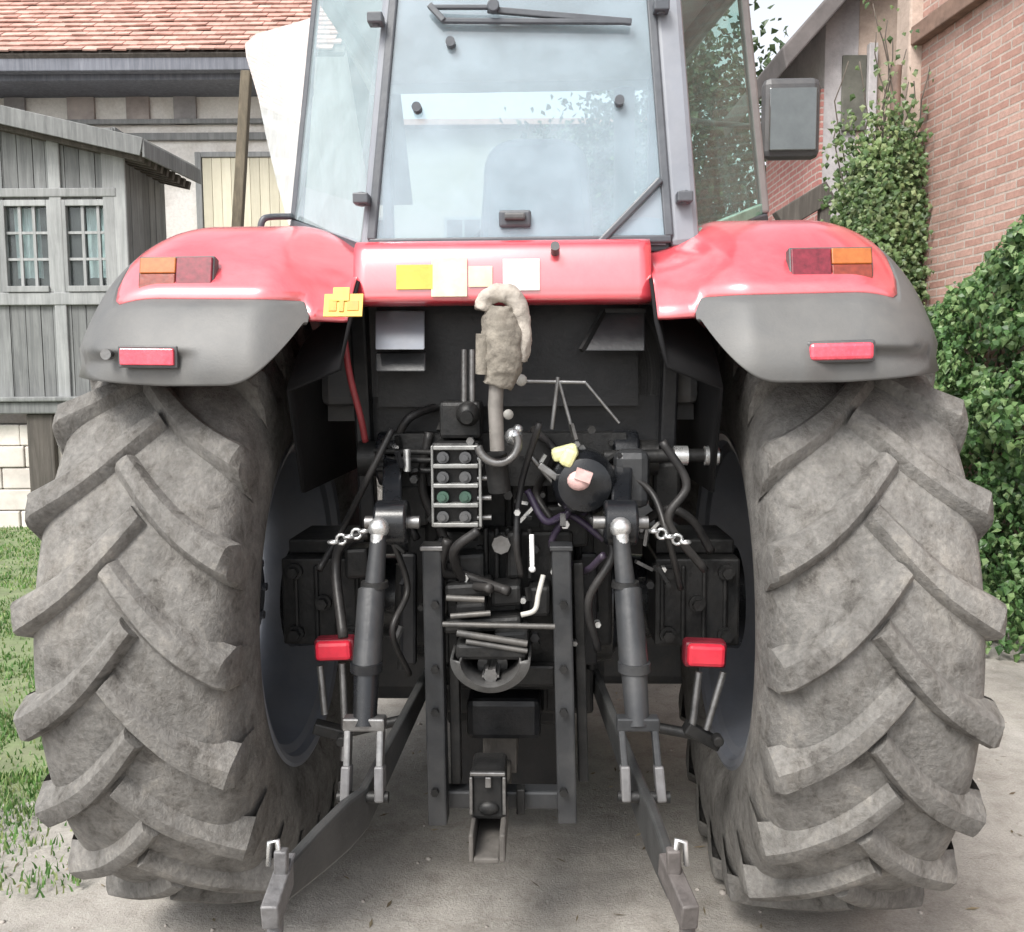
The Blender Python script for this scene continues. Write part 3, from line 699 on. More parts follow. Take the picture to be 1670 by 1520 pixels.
# bonnet, engine block, front axle, exhaust
bn = MB(); rows = []
for y, hw, zt_ in ((1.35, .36, 1.72), (2.0, .36, 1.68), (2.8, .34, 1.58), (3.3, .31, 1.45), (3.5, .25, 1.3)):
    rows.append([(x*hw, y, z) for x, z in ((-1, 1.0), (-1, zt_-.12), (-.8, zt_), (0, zt_+.03), (.8, zt_), (1, zt_-.12), (1, 1.0))])
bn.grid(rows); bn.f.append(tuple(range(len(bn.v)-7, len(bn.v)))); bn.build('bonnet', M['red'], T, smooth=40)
MB().bx(-.24, .24, 1.2, 3.2, .50, 1.1).build('engine_block', M['cast'], T, bevel=.03)
MB().bx(-.80, -.30, .55, 1.9, .22, .95).build('shade_fuel_tank', M['dark_plastic'], T, bevel=.08)  # tank added to shade the ground and gap behind the axle
MB().bx(.32, .78, .7, 1.5, .25, .95).build('shade_battery_box', M['dark_plastic'], T, bevel=.05)  # box added on the other side for the same shade
MB().cyl((-.85, 2.75, .50), (.85, 2.75, .50), .075).bx(-.2, .2, 2.6, 2.9, .40, .65).build('front_axle', M['cast'], T, smooth=35)
MB().cyl((.50, 1.35, 1.5), (.50, 1.35, 3.05), .05, n=20).build('exhaust_stack', M['dark_plastic'], T, smooth=35)

# ---- rear of the machine
def pb(px0, py0, px1, py1, y0, y1, mb=None):
    a, b = tl(px0, py0, y0), tl(px1, py1, y0); mb = mb or MB()
    return mb.bx(min(a.x, b.x), max(a.x, b.x), y0, y1, min(a.z, b.z), max(a.z, b.z))
MBK = M['black']
pb(600, 496, 1085, 770, -.30, -.24).build('lower_rear_plate', MBK, T, bevel=.01)
# plate at left, sky reflection painted pale, and dark access flap at right under the red panel
def tilted(px0, py0, px1, py1, y0, y1, th=.012):
    return MB().prism([tl(px0, py1, y1), tl(px1, py1, y1), tl(px1, py0, y0), tl(px0, py0, y0)], (0, th, th*.3))
tilted(612, 508, 692, 570, -.42, -.56).build('pale_plate', worn('painted_sky_sheen_plate', (.2, .22, .25), .35, 0, .1, 8, .2), T, bevel=.004)
tilted(612, 575, 694, 606, -.50, -.53).build('step_plate', M['grey_paint'], T, bevel=.004)
fq = [tl(p[0], p[1], -.44-.07*(p[1] > 540)) for p in ((948, 572), (1052, 572), (1052, 507), (985, 507))]
fp = MB().prism(fq, (0, .02, 0)).build('access_flap', M['grey_paint'], T, bevel=.004)
e = MB(); e.bar(fq[0]+Vector((0, -.006, 0)), fq[3]+Vector((0, -.006, 0)), .012, .014); e.bar(fq[3]+Vector((0, -.006, 0)), fq[2]+Vector((0, -.006, 0)), .012, .012)
e.build('flap_edge', M['cast'], fp)
lo = MB()
for k in range(5): pb(955, 582+9*k, 1035, 586+9*k, -.33, -.305, lo)
lo.build('louvre', M['grey_paint'], T)
# frame uprights between cab and fenders
for px in (585, 1096):
    a, b = tl(px, 500, -.34), tl(px+ (18 if px < 800 else -14), 860, -.30); MB().bar(a, b, .05, .07, (0, 1, 0)).build('cab_mount', MBK, T, bevel=.008)
a = [tl(560, 540, -.5), tl(570, 610, -.5), tl(588, 680, -.48), tl(596, 720, -.45)]
MB().tube(cr(a, 5), .010, 8).build('red_hose', worn('dull_red_hose', (.22, .03, .035), .5), T, smooth=True)
# transmission housing with ribs, top cover and axle trumpets
tr = MB().bx(-.27, .27, -.30, 1.2, .50, 1.30).bx(-.33, .33, -.28, .3, .72, 1.12)
tr.bx(-.2, .2, -.42, -.3, .62, 1.12)
for x in (-.22, -.11, 0, .11, .22): tr.bx(x-.012, x+.012, -.33, -.29, .52, 1.28)
gb = tr.build('gearbox_housing', M['cast'], T, bevel=.018)
for k in range(12):
    a = 2*pi*k/12; c = Vector((.0+.17*cos(a), -.425, .92+.17*sin(a))); MB().cyl(c, c+Vector((0, -.02, 0)), .013, n=6).build('bolt', M['cast'], gb)
for s in (-1, 1):
    ax = MB().lathe([(s*.26, .001), (s*.26, .23), (s*.34, .22), (s*.38, .15), (s*.68, .135), (s*.70, .175), (s*.78, .18), (s*.80, .001)], (0, 0, .82), 'x', 40)
    at_ = ax.build('axle_trumpet', M['black_gloss'], T, smooth=35)
    bxm = MB().bx(s*.46, s*.725, -.34, .05, .74, 1.02) ; bxm.bx(s*.47, s*.72, -.27, .02, 1.021, 1.07)
    for q in range(4): bxm.bx(s*(.475+.065*q), s*(.49+.065*q), -.355, -.34, .76, 1.0)
    br_ = bxm.build('axle_bracket', M['cast'], at_, bevel=.012)
    for bx_, bz_ in ((.50, .78), (.68, .78), (.50, .98), (.68, .98), (.59, .88)): MB().cyl((s*bx_, -.355, bz_), (s*bx_, -.385, bz_), .018, n=6).cyl((s*bx_, -.34, bz_), (s*bx_, -.36, bz_), .026, n=14).build('bolt', M['cast'], br_)
# rocker shaft and lift arms
MB().cyl((-.46, -.36, 1.34), (.46, -.36, 1.34), .055, n=24).bx(-.36, .36, -.42, -.25, 1.26, 1.42).build('rocker_shaft', M['cast'], T, smooth=35, bevel=0)
for s in (-1, 1):
    e = tl(640 if s < 0 else 1012, 852, -.70); st_ = Vector((s*.36, -.36, 1.34))
    la = MB().bar(st_, e, .055, .10).cyl(st_+Vector((-.04, 0, 0)), st_+Vector((.04, 0, 0)), .085, n=24).cyl(e+Vector((-.045, 0, 0)), e+Vector((.045, 0, 0)), .062, n=24)
    arm = la.build('lift_arm', M['black_gloss'], T, bevel=.008, smooth=35)
    MB().cyl(e+Vector((-.075, 0, 0)), e+Vector((.075, 0, 0)), .018, n=14).build('pin', M['steel'], arm, smooth=35)
    # the rod from lift arm down to lower link: knuckle, threaded top, tube, collar, fork
    top = tl(618 if s < 0 else 1012, 868, -.76); mid = tl(611 if s < 0 else 1020, 955, -.79); m1 = tl(606 if s < 0 else 1024, 962, -.795)
    m2 = tl(598 if s < 0 else 1034, 1092, -.87); m3 = tl(595 if s < 0 else 1040, 1185, -.92)
    rod = MB(); rod.tube([top, mid, m1, m2], [.021, .027, .036, .038], 18)
    rd = rod.build('lift_rod', M['grey_paint'], T, smooth=40)
    MB().ball(top+Vector((0, 0, .012)), .029, 16).tube([top+Vector((0, 0, .03)), top.lerp(mid, .55)], [.021, .018], 16).build('rod_eye', M['zinc'], rd, smooth=40)
    MB().tube([mid+Vector((0, 0, .012)), mid+Vector((0, 0, -.004))], [.036, .038], 18).build('collar', M['cast'], rd, smooth=40)
    MB().tube([m2+Vector((0, 0, .02)), m2+Vector((0, 0, -.004))], [.042, .042], 18).tube([m2, m3], [.034, .03], 16).build('lower_sleeve', M['black_gloss' if s < 0 else 'grey_paint'], rd, smooth=40)
    # fork
    fk = MB(); j = tl(592 if s < 0 else 1050, 1300, -.97)
    wdt = .042
    fk.bar(m3+Vector((-wdt-.012, 0, .01)), m3+Vector((wdt+.012, 0, .01)), .04, .035)
    for q in (-1, 1):
        f0 = m3+Vector((q*wdt, 0, 0)); f1 = f0.lerp(j+Vector((q*wdt, 0, 0)), .6); f2 = j+Vector((q*(wdt+.002)+s*.0, 0, -.01))
        fk.bar(f0, f1, .018, .035, (0, 1, 0)); MB().bar(f1+Vector((0, -.001, .01)), f2, .024, .046, (0, 1, 0)).build('fork_end', worn('worn_fork_steel', (.12, .12, .125), .5, .3, .35, 25, .5, (.2, .19, .18)), rd, bevel=.005)
    fk.build('fork', M['steel' if s < 0 else 'grey_paint'], rd, bevel=.005)
    MB().cyl(j+Vector((-.065, 0, 0)), j+Vector((.065, 0, 0)), .015, n=14).build('pin', M['cast'], rd, smooth=40)
    # lower link: deep flat bar running back to an open claw
    h0 = Vector((s*.27, -.10, .60)); en = tl(462 if s < 0 else 1098, 1440, -1.36); en2 = tl(446 if s < 0 else 1118, 1482, -1.44)
    j2 = j+Vector((0, 0, -.03))
    ll = MB()
    def plate(pts, th, hts):
        o = len(ll.v); n = len(pts)
        for i, p in enumerate(pts):
            t = (pts[min(i+1, n-1)]-pts[max(i-1, 0)]); sd_ = t.cross(Vector((0, 0, 1))).normalized()*th/2; hz = Vector((0, 0, hts[i]/2))
            ll.v += [p-sd_-hz, p+sd_-hz, p+sd_+hz, p-sd_+hz]
        for i in range(n-1):
            for k in range(4): ll.f.append((o+4*i+k, o+4*i+(k+1) % 4, o+4*i+4+(k+1) % 4, o+4*i+4+k))
        ll.f.append((o, o+1, o+2, o+3)); q_ = o+4*(n-1); ll.f.append((q_+3, q_+2, q_+1, q_))
    plate([h0, h0.lerp(j2, .5), j2, j2.lerp(en, .25), j2.lerp(en, .6), en], .026, [.07, .085, .11, .125, .11, .08])
    link = ll.build('lower_link', worn('dusty_link_paint', (.024, .026, .028), .4, .1, .3, 8, .5, (.11, .108, .102)), T, bevel=.008)
    dv = (en2-en).normalized()
    cl_ = MB(); cl_.bar(en-dv*.05+Vector((0, 0, .012)), en2+dv*.03, .036, .055)
    cl_.bar(en+Vector((0, -.012, .02)), en+Vector((-s*.004, -.02, .085)), .028, .022, (0, 1, 0))
    cl_.torus(en2+dv*.03+Vector((0, 0, -.03)), .038, .017, 'x', R(-150), R(70))
    cl_.build('claw', worn('dusty_bare_steel_claw', (.13, .13, .135), .5, .3, .5, 30, .5, (.22, .21, .2), 0, .4) if s < 0 else worn('dusty_brown_steel_claw', (.085, .076, .074), .6, .2, .5, 30, .5, (.16, .145, .135), 0, .4), link, bevel=.008, smooth=40)
    MB().tube([en+Vector((.0, -.02, .05)), en+Vector((.004*s, -.02, .105)), en+Vector((.02*s, -.02, .10)), en+Vector((.024*s, -.02, .05))], .006, 8).build('latch', M['zinc'], link, smooth=True)
    # check chain bits and stabiliser
    b0 = tl(588 if s < 0 else 1072, 866, -.62)
    ch = MB()
    for k in range(5):
        c = b0+Vector((s*.022*k-s*.01, 0, -.008*k)); ch.torus(c, .014, .005, 'y' if k % 2 else 'z', n=10, m=6)
    ch.build('chain', M['zinc'], T, smooth=True)
    # stabiliser with red cylinder end
    pr = (508, 1047, 574, 1083) if s < 0 else (1120, 1052, 1188, 1094)
    a, b = tl(pr[0], pr[1], -.55), tl(pr[2], pr[3], -.55); c = (a+b)/2
    rb = MB().box((c.x, -.50, c.z), (abs(b.x-a.x)*.9, .08, abs(a.z-b.z)*.86), Matrix.Rotation(R(2*s), 3, 'Y')).build('stabiliser', M['red_part'], T, bevel=.012)
    MB().box((c.x, -.49, c.z-.002), (abs(b.x-a.x)+.004, .06, abs(a.z-b.z)+.004), Matrix.Rotation(R(2*s), 3, 'Y')).build('stabiliser_housing', worn('dark_red_housing', (.12, .01, .018), .4), rb, bevel=.012)
    if s < 0: rl = (((522, 1086), (530, 1165)), ((558, 1082), (562, 1170)), ((562, 1170), (560, 1240)))
    else: rl = (((1180, 1096), (1152, 1190)), ((1140, 1096), (1128, 1190)))
    rq = MB()
    for p0, p1 in rl: rq.cyl(tl(*p0, -.53), tl(*p1, -.55), .011, n=12)
    rq.build('stabiliser_rod', M['steel'], rb, smooth=40)
    c0 = tl(540 if s < 0 else 1145, 1200, -.54); MB().cyl(c0, h0.lerp(j2, .45), .016, n=12).build('stabiliser_link', M['cast'], rb, smooth=40); MB().bar(c0+Vector((-.05, 0, .03)), c0+Vector((.05, .01, -.03 if s > 0 else .0)), .05, .035).cyl(c0+Vector((.04, -.01, .0)), c0+Vector((.04, -.05, 0)), .016).build('stabiliser_bracket', M['cast'], rb, bevel=.005)
# inner step plates or guards at each side of the axle
for s in (-1, 1):
    pts = [tl(690+ (0 if s < 0 else 245), y_, -.42) for y_ in (905, 1090)]
    MB().bar(pts[0]+Vector((s*.05, .04, 0)), pts[1]+Vector((s*.05, .04, 0)), .05, .03, (0, 1, 0)).build('assist_cylinder', MBK, T, bevel=.01)
    a = tl(660 if s < 0 else 960, 920, -.3); b = tl(655 if s < 0 else 965, 1090, -.3)
    MB().tube([a, a.lerp(b, .45), a.lerp(b, .46), b], [.028, .028, .016, .016], 16).build('lift_ram', M['cast'], T, smooth=40)
# uprights of the hitch frame
for s, (x0, x1, ya, yb) in ((-1, (690, 722, 893, 1338)), (1, (900, 930, 893, 1335))):
    xm0 = (x0+x1)/2; a = tl(xm0, ya, -.58); b = tl(xm0+10, yb, -.58)
    up = MB().bar(a, b, .056, .075, (0, 1, 0)).build('hitch_upright', M['grey_paint'], T, bevel=.006)
    MB().box(a+Vector((0, 0, .004)), (.066, .085, .014)).build('cap', M['steel' if s < 0 else 'grey_paint'], up, bevel=.003)
    MB().bar(a+Vector((.05, .05, -.05)), b+Vector((.05, .05, .1)), .03, .05, (0, 1, 0)).build('guide_rail', M['cast'], up, bevel=.004)
    for py in (985, 1090, 1160, 1290):
        c = tl(xm0+4, py, -.62); MB().cyl(c, c+Vector((0, -.018, 0)), .012, n=6).build('bolt', M['cast'], up)
# top cross lines between the uprights
tb_ = MB()
for p0, p1, r_ in (((722, 1018), (905, 1022), .008), ((728, 975), (790, 978), .009), ((735, 1005), (800, 1000), .008), ((745, 1032), (860, 1050), .010), ((760, 1046), (860, 1062), .008)):
    tb_.cyl(tl(*p0, -.66), tl(*p1, -.66), r_, n=10)
tb_.build('cross_rod', worn('dull_rod', (.07, .07, .07), .45, .4, .3, 30, .3), T, smooth=40)
# power take-off: guard tray, stub shaft and housing
pb(738, 965, 852, 1080, -.52, -.42).build('pto_housing', M['cast'], T, bevel=.02)
gt = MB(); rows = []; pc = tl(800, 1072, -.66)
for i in range(33):
    a = pi+pi*i/32; r_ = .095*(1+.10*abs(cos(a))**3)
    rows.append([(pc.x+r_*1.06*cos(a), -.40, pc.z+.03+r_*sin(a)), (pc.x+r_*1.1*cos(a), -.60, pc.z+r_*sin(a)), (pc.x+r_*1.08*cos(a), -.68, pc.z-.002+r_*sin(a)), (pc.x+r_*.8*cos(a), -.695, pc.z-.002+r_*.78*sin(a)), (pc.x+r_*.74*cos(a), -.60, pc.z+r_*.7*sin(a))])
gt.grid(rows); solidify(gt.build('pto_guard', worn('worn_guard_casting', (.075, .076, .076), .5, .2, .4, 14, .5, (.16, .15, .14), 0, .4), T, smooth=40), .008)
pb(742, 1050, 858, 1078, -.66, -.5).build('guard_cover', M['cast'], T, bevel=.012)
for q in ((724, 948, 800, 972, -.60), (742, 980, 792, 1002, -.63), (800, 955, 850, 990, -.58), (720, 1006, 850, 1030, -.60), (805, 1030, 862, 1052, -.64), (745, 900, 790, 945, -.52), (826, 868, 850, 945, -.50), (862, 960, 898, 1010, -.52), (700, 880, 735, 940, -.45), (650, 780, 700, 850, -.42), (880, 830, 960, 900, -.40), (1065, 770, 1110, 850, -.36), (560, 880, 600, 930, -.40)):
    o_ = pb(q[0], q[1], q[2], q[3], q[4], q[4]+.12); [setattr(v_, 'z', v_.z+(v_.x*.06)) for v_ in o_.v]; o_.build('casting', M['cast'], T, bevel=.012)
c = tl(805, 1075, -.5); ps = MB().cyl(c, c+Vector((0, -.16, 0)), .019, n=18).cyl(c, c+Vector((0, -.06, 0)), .045, n=24)
for k in range(6):
    a = 2*pi*k/6; ps.box(c+Vector((.02*cos(a), -.11, .02*sin(a))), (.008, .10, .008))
ps.build('pto_shaft', M['steel'], T, smooth=35)
# hydraulic valve block with four pairs of couplers
vb = pb(704, 722, 782, 862, -.60, -.40).build('valve_block', M['cast'], T, bevel=.006)
e = MB()
for k in range(5): pb(706, 727+32*k-(2 if k else 0), 780, 734+32*k-(2 if k else 0), -.635, -.60, e)
for px in (702, 780): pb(px, 727, px+6, 860, -.630, -.605, e)
e.build('valve_frame', worn('worn_grey_steel', (.24, .245, .24), .4, .4, .3, 20, .3), vb, bevel=.003)
for k in range(4):
    for px in (724, 760):
        c = tl(px, 745+32*k, -.60); MB().cyl(c, c+Vector((0, -.03, 0)), .017, n=18).cyl(c, c+Vector((0, -.04, 0)), .009, n=12).build('coupler', M['dark_plastic'] if (k+px) % 3 else worn('green_coupler_cap', (.05, .11, .08), .5), vb, smooth=35)
    c = tl(790, 748+32*k, -.60); MB().cyl(c+Vector((-.02, 0, 0)), c+Vector((.02, 0, 0)), .008, n=10).build('lever', M['steel'], vb, smooth=35)
pb(716, 655, 784, 716, -.52, -.38).build('control_valve', M['cast'], vb, bevel=.012)
c = tl(763, 675, -.54); MB().ball(c, .036, 16).cyl(c, c+Vector((0, -.05, -.01)), .018).build('solenoid', M['cast'], vb, smooth=40)
for px in (757, 770):
    MB().cyl(tl(px, 570, -.5), tl(px, 655, -.5), .010, n=10).build('valve_rod', M['steel'], vb, smooth=40)
for py in (735, 748, 765): 
    MB().cyl(tl(612, py, -.44), tl(704, py+3, -.5), .009, n=10).build('hydraulic_pipe', M['cast'], T, smooth=40)
c = tl(664, 752, -.52); MB().cyl(c+Vector((0, 0, .035)), c+Vector((0, 0, -.03)), .011, n=12).build('grease_fitting', M['zinc'], T, smooth=40)
# top link, folded up: hook caked with mud, sleeve, rod, ring
yk = -.72
def lumpy(o, amp, sc):
    for v_ in o.data.vertices: v_.co += Vector((noise.noise(v_.co*sc), noise.noise(v_.co*sc+Vector((9, 0, 0))), noise.noise(v_.co*sc+Vector((0, 9, 0)))))*amp+Vector((noise.noise(v_.co*sc*2.7), noise.noise(v_.co*sc*2.7+Vector((9, 0, 0))), noise.noise(v_.co*sc*2.7+Vector((0, 9, 0)))))*amp*.6
bp = cr([tl(816, 500, yk), tl(816, 525, yk), tl(820, 560, yk), tl(820, 600, yk), tl(811, 630, yk)], 9)
tlk = MB().tube(bp, [.038+.016*sin(pi*min(1, i/len(bp)*1.05)) for i in range(len(bp))], 40).build('top_link', M['mud'], T, smooth=True); lumpy(tlk, .007, 30)
hp = cr([tl(786, 506, yk-.01), tl(794, 486, yk-.01), tl(815, 478, yk-.01), tl(838, 486, yk-.01), tl(850, 520, yk), tl(852, 560, yk), tl(848, 588, yk)], 7)
hk = MB().tube(hp, [.020+.006*sin(pi*i/len(hp)) for i in range(len(hp))], 24).build('hook', worn('pale_dried_mud', (.32, .29, .25), .95, 0, .4, 26, .6, (.5, .46, .42), 0, .8, 45, 25), tlk, smooth=True); lumpy(hk, .005, 40)
MB().tube([tl(789, 545, yk-.02), tl(786, 610, yk-.01)], [.022, .018], 10).build('handle', M['mud'], tlk, smooth=50)
MB().tube([tl(810, 622, yk), tl(808, 660, yk), tl(811, 735, yk)], [.020, .0205, .0195], 18).build('rod', worn('dusty_rod', (.17, .16, .15), .6, .3, .3, 25, .5, (.28, .26, .23)), tlk, smooth=40)
rc = tl(812, 722, yk+.02)
MB().torus((rc.x, yk+.02, rc.z), .055, .012, 'y', R(190), R(380)).build('ring', M['steel'], tlk, smooth=40)
MB().cyl(tl(808, 740, yk+.06), tl(815, 800, yk+.08), .032, n=16).build('top_link_bracket', M['cast'], T, smooth=40)
for px, py, r_, mt in ((828, 616, .017, 'pale'), (850, 620, .017, 'pale'), (829, 676, .015, 'pale'), (838, 712, .026, 'zinc'), (845, 700, .014, 'zinc')):
    MB().ball(tl(px, py, -.60), r_, 12).build('knob', M[mt], T, smooth=True)
# thin linkage rods: cross bar and inverted V
lk = MB(); yv = -.56
for p0, p1, r_ in (((856, 622), (955, 624), .006), ((910, 615), (900, 700), .007), ((912, 622), (934, 704), .006), ((955, 624), (1010, 690), .005), ((862, 740), (905, 790), .008)):
    lk.cyl(tl(*p0, yv), tl(*p1, yv), r_, n=10)
lk.build('linkage_rod', M['steel'], T, smooth=40)
# round canister with yellow cap and pinkish plug
c = tl(950, 782, -.48); cn_ = MB().lathe([(-.16, .001), (-.16, .05), (-.15, .075), (-.11, .092), (0, .095), (.08, .09), (.09, .001)], (c.x, c.y, c.z), 'y', 36).build('trailer_socket', M['black_gloss'], T, smooth=40)
c = tl(921, 738, -.60); MB().box(c, (.075, .05, .04), Matrix.Rotation(R(-14), 3, 'Y')).box(c+Vector((.01, -.02, -.012)), (.04, .04, .055), Matrix.Rotation(R(25), 3, 'Y')).build('yellow_cap', M['yellow_cap'], cn_, bevel=.012)
c = tl(944, 784, -.655); MB().ball(c, .033, 14, (1, .6, .85)).box(c+Vector((.012, -.01, .016)), (.045, .03, .03), Matrix.Rotation(R(20), 3, 'Y')).build('plug', M['pink_cap'], cn_, smooth=50)
c = tl(905, 775, -.60); MB().bar(c+Vector((-.045, 0, .03)), c+Vector((.03, 0, -.025)), .022, .02).build('clip', M['steel'], cn_, bevel=.004)
pb(1002, 735, 1060, 830, -.52, -.36).build('side_valve', M['grey_paint'], T, bevel=.025)
MB().cyl(tl(985, 745, -.46), tl(1175, 742, -.46), .020, n=16).build('cross_shaft', M['cast'], T, smooth=40)
for px in (1110, 1160): 
    c = tl(px, 743, -.47); MB().cyl(c+Vector((-.02, 0, 0)), c+Vector((.02, 0, 0)), .029, n=16).build('shaft_end', M['zinc'], T, smooth=40)
# white cable and pale drain hose
MB().cyl(tl(867, 872, -.66), tl(868, 922, -.66), .007, n=10).ball(tl(868, 928, -.66), .010).build('white_cable', worn('white_plastic', (.8, .8, .8), .4), T, smooth=40)
MB().tube(cr([tl(886, 938, -.64), tl(878, 970, -.66), tl(872, 995, -.67), tl(850, 1003, -.67)], 6), .0075, 10).build('drain_hose', M['pale'], T, smooth=True)
# ribbed cover below the valves
rbm = MB()
for k in range(5): pb(788+18*k, 862, 796+18*k, 945, -.47, -.42, rbm)
rbm.build('ribbed_cover', M['cast'], T, bevel=.005)
c = tl(818, 886, -.49); MB().cyl(c, c+Vector((0, -.03, 0)), .028, n=8).build('filter_cap', M['steel'], T, smooth=30)
c = tl(778, 935, -.5); MB().box(c, (.03, .03, .05)).build('valve_tap', M['steel'], T, bevel=.006)
# black hydraulic hoses looping through the middle
rnd = random.Random(5)
HS = [((700, 705), (690, 800), (735, 900), (745, 960)), ((880, 690), (850, 790), (842, 880), (850, 940)), ((930, 830), (900, 890), (950, 930), (985, 905)),
      ((990, 760), (1060, 800), (1090, 880), (1110, 960)), ((640, 700), (600, 780), (560, 860), (520, 930)), ((720, 660), (660, 690), (640, 780), (680, 880)),
      ((860, 800), (890, 850), (930, 840), (985, 880)), ((1080, 720), (1120, 790), (1090, 850), (1150, 930)), ((960, 840), (1000, 900), (960, 980), (975, 1060)),
      ((640, 880), (665, 960), (640, 1030), (668, 1100)), ((870, 700), (905, 740), (875, 800), (900, 850)), ((780, 865), (740, 900), (760, 950), (800, 960)),
      ((1050, 850), (1090, 830), (1130, 850), (1160, 900)), ((600, 870), (560, 885), (548, 930), (560, 1040)), ((730, 880), (720, 930), (760, 940), (830, 965))]
for k, h in enumerate(HS):
    y0 = rnd.uniform(-.62, -.38)
    MB().tube(cr([tl(px, py, y0+rnd.uniform(-.06, .06)) for px, py in h], 8), rnd.uniform(.009, .015), 10).build('hydraulic_hose', M['purple'] if k in (2, 6) else M['hose'], T, smooth=True)
# small bits of hardware that catch the light
for k in range(95):
    px = rnd.uniform(640, 1090); py = rnd.uniform(690, 1060); y_ = rnd.uniform(-.60, -.42); c = tl(px, py, y_); hw = MB()
    if rnd.random() < .6: hw.cyl(c, c+Vector((0, -.03, 0)), rnd.uniform(.007, .015), n=6)
    else: hw.bar(c, c+Vector((rnd.uniform(-.05, .05), rnd.uniform(-.02, .02), rnd.uniform(-.05, .05))), .016, .01)
    hw.build('fastener', M[rnd.choice(('cast', 'cast', 'black', 'steel', 'zinc'))], T)
# lower frame, pick-up hitch and drawbar
pb(722, 1290, 925, 1322, -.56, -.50).build('hitch_crossbar', M['grey_paint'], T, bevel=.008)
pb(716, 1085, 906, 1120, -.50, -.46).build('hitch_crossbar', M['cast'], T, bevel=.008)
th = pb(766, 1262, 824, 1338, -.70, -.54).build('pickup_hitch', M['cast'], T, bevel=.012)
e = MB()
for q in ((766, 1260, 824, 1267), (765, 1268, 771, 1330), (819, 1268, 825, 1330), (791, 1268, 801, 1286)): pb(*q, -.715, -.70, e)
e.build('hitch_frame', M['steel'], th, bevel=.003)
c = tl(797, 1318, -.70); MB().ball(c, .026, 14, (1.2, .6, .8)).build('hitch_ball', M['cast'], th, smooth=True)
pb(842, 1288, 856, 1330, -.6, -.56).build('side_bracket', M['cast'], th, bevel=.004)
db_ = pb(764, 1362, 772, 1408, -.80, -.30); pb(814, 1362, 824, 1408, -.80, -.30, db_); pb(772, 1400, 814, 1410, -.80, -.30, db_); db_.bx(-.09, .02, -.3, .0, .30, .5)
db_.build('drawbar', worn('dull_drawbar_steel', (.075, .07, .066), .7, .2, .4, 18, .55, (.2, .185, .165), 0, .3), T, bevel=.005)
MB().bx(-.24, .22, .1, 1.1, .02, .52).build('shade_box', MBK, T, bevel=.02)  # black box added to darken the gap between the uprights
MB().bx(-.22, .16, -.2, .5, .42, .56).bx(-.13, .1, -.45, -.1, .47, .6).build('drawbar_support', MBK, T, bevel=.02)
# ------------------------------------------------------------------ barn at the left, seen across the yard
BY = 14.0
barn = thing('barn', 'long half timbered barn with off white infill under a red tiled roof', 'barn', (-8, BY, 0))
BP = Matrix.Translation((-8, BY, 0)).inverted()
def local(mb, loc):
    for v in mb.v: v -= Vector(loc)
    return mb
BL = (-8, BY, 0)
x0, x1 = -16, at(475, 200, BY).x
wl = MB().bx(x0, x1, BY, BY+.3, 0, 6.86); local(wl, BL).build('wall', M['plaster'], barn)
gw = MB().prism([(x1, BY+.02, 0), (x1, BY+8, 0), (x1, BY+8, 6.86), (x1, BY+4, 10.06), (x1, BY+.02, 6.86)], (-.25, 0, 0)); local(gw, BL).build('gable_wall', M['plaster'], barn)
# timbers
def zt_(py): return at(0, py, BY).z
for px0, px1, mt in ((0, 34, 'wood_grey'), (103, 148, 'wood_brown'), (200, 238, 'wood_brown'), (278, 315, 'wood_grey')):
    a, b = at(px0, 0, BY).x, at(px1, 0, BY).x
    m = MB().bx(a, b, BY-.06, BY-.002, zt_(206), zt_(120)); local(m, BL).build('post', worn('brown_grey_post_%d' % px0, (.36, .32, .3) if mt == 'wood_brown' else (.3, .29, .29), .9, 0, .3, 3), barn, bevel=.01)
for k in range(5):
    m = MB().bx(x0+1.0+1.5*k, x0+1.35+1.5*k, BY-.06, BY-.002, zt_(206), zt_(120)); local(m, BL).build('post', M['wood_grey'], barn, bevel=.01)
m = MB().bx(x0, x1, BY-.07, BY-.003, zt_(232), zt_(220)); local(m, BL).build('rail', M['wood_pale'], barn, bevel=.01)
m = MB().bx(x0, x1, BY-.09, BY-.003, zt_(206), zt_(198)); local(m, BL).build('rail', M['wood_pale'], barn, bevel=.01)
m = MB().bx(x0, x1+.35, BY-.80, BY-.004, at(0, 132, BY-.8).z, at(0, 116, BY-.8).z); local(m, BL).build('eave_beam', M['eave'], barn, bevel=.02)
m = MB().bx(x0, x1+.35, BY-.98, BY-.82, at(0, 116, BY-.98).z, at(0, 90, BY-.98).z); local(m, BL).build('eave_board', M['eave'], barn, bevel=.01)
# cream boarded door and its frame
a, b = at(330, 258, BY-.05), at(470, 258, BY-.05)
dr = MB()
nb = 9
for k in range(nb): dr.bx(lerp(a.x, b.x, k/nb)+.002, lerp(a.x, b.x, (k+1)/nb)-.002, BY-.075, BY-.004, .1, a.z)
door_b = local(dr, BL).build('barn_door', M['cream_boards'], barn, bevel=.006)
fm = MB().bx(a.x-.10, a.x-.01, BY-.10, BY-.004, 0, a.z+.08).bx(a.x-.01, b.x, BY-.10, BY-.004, a.z+.004, a.z+.08); local(fm, BL).build('door_frame', M['wood_pale'], door_b, bevel=.01)
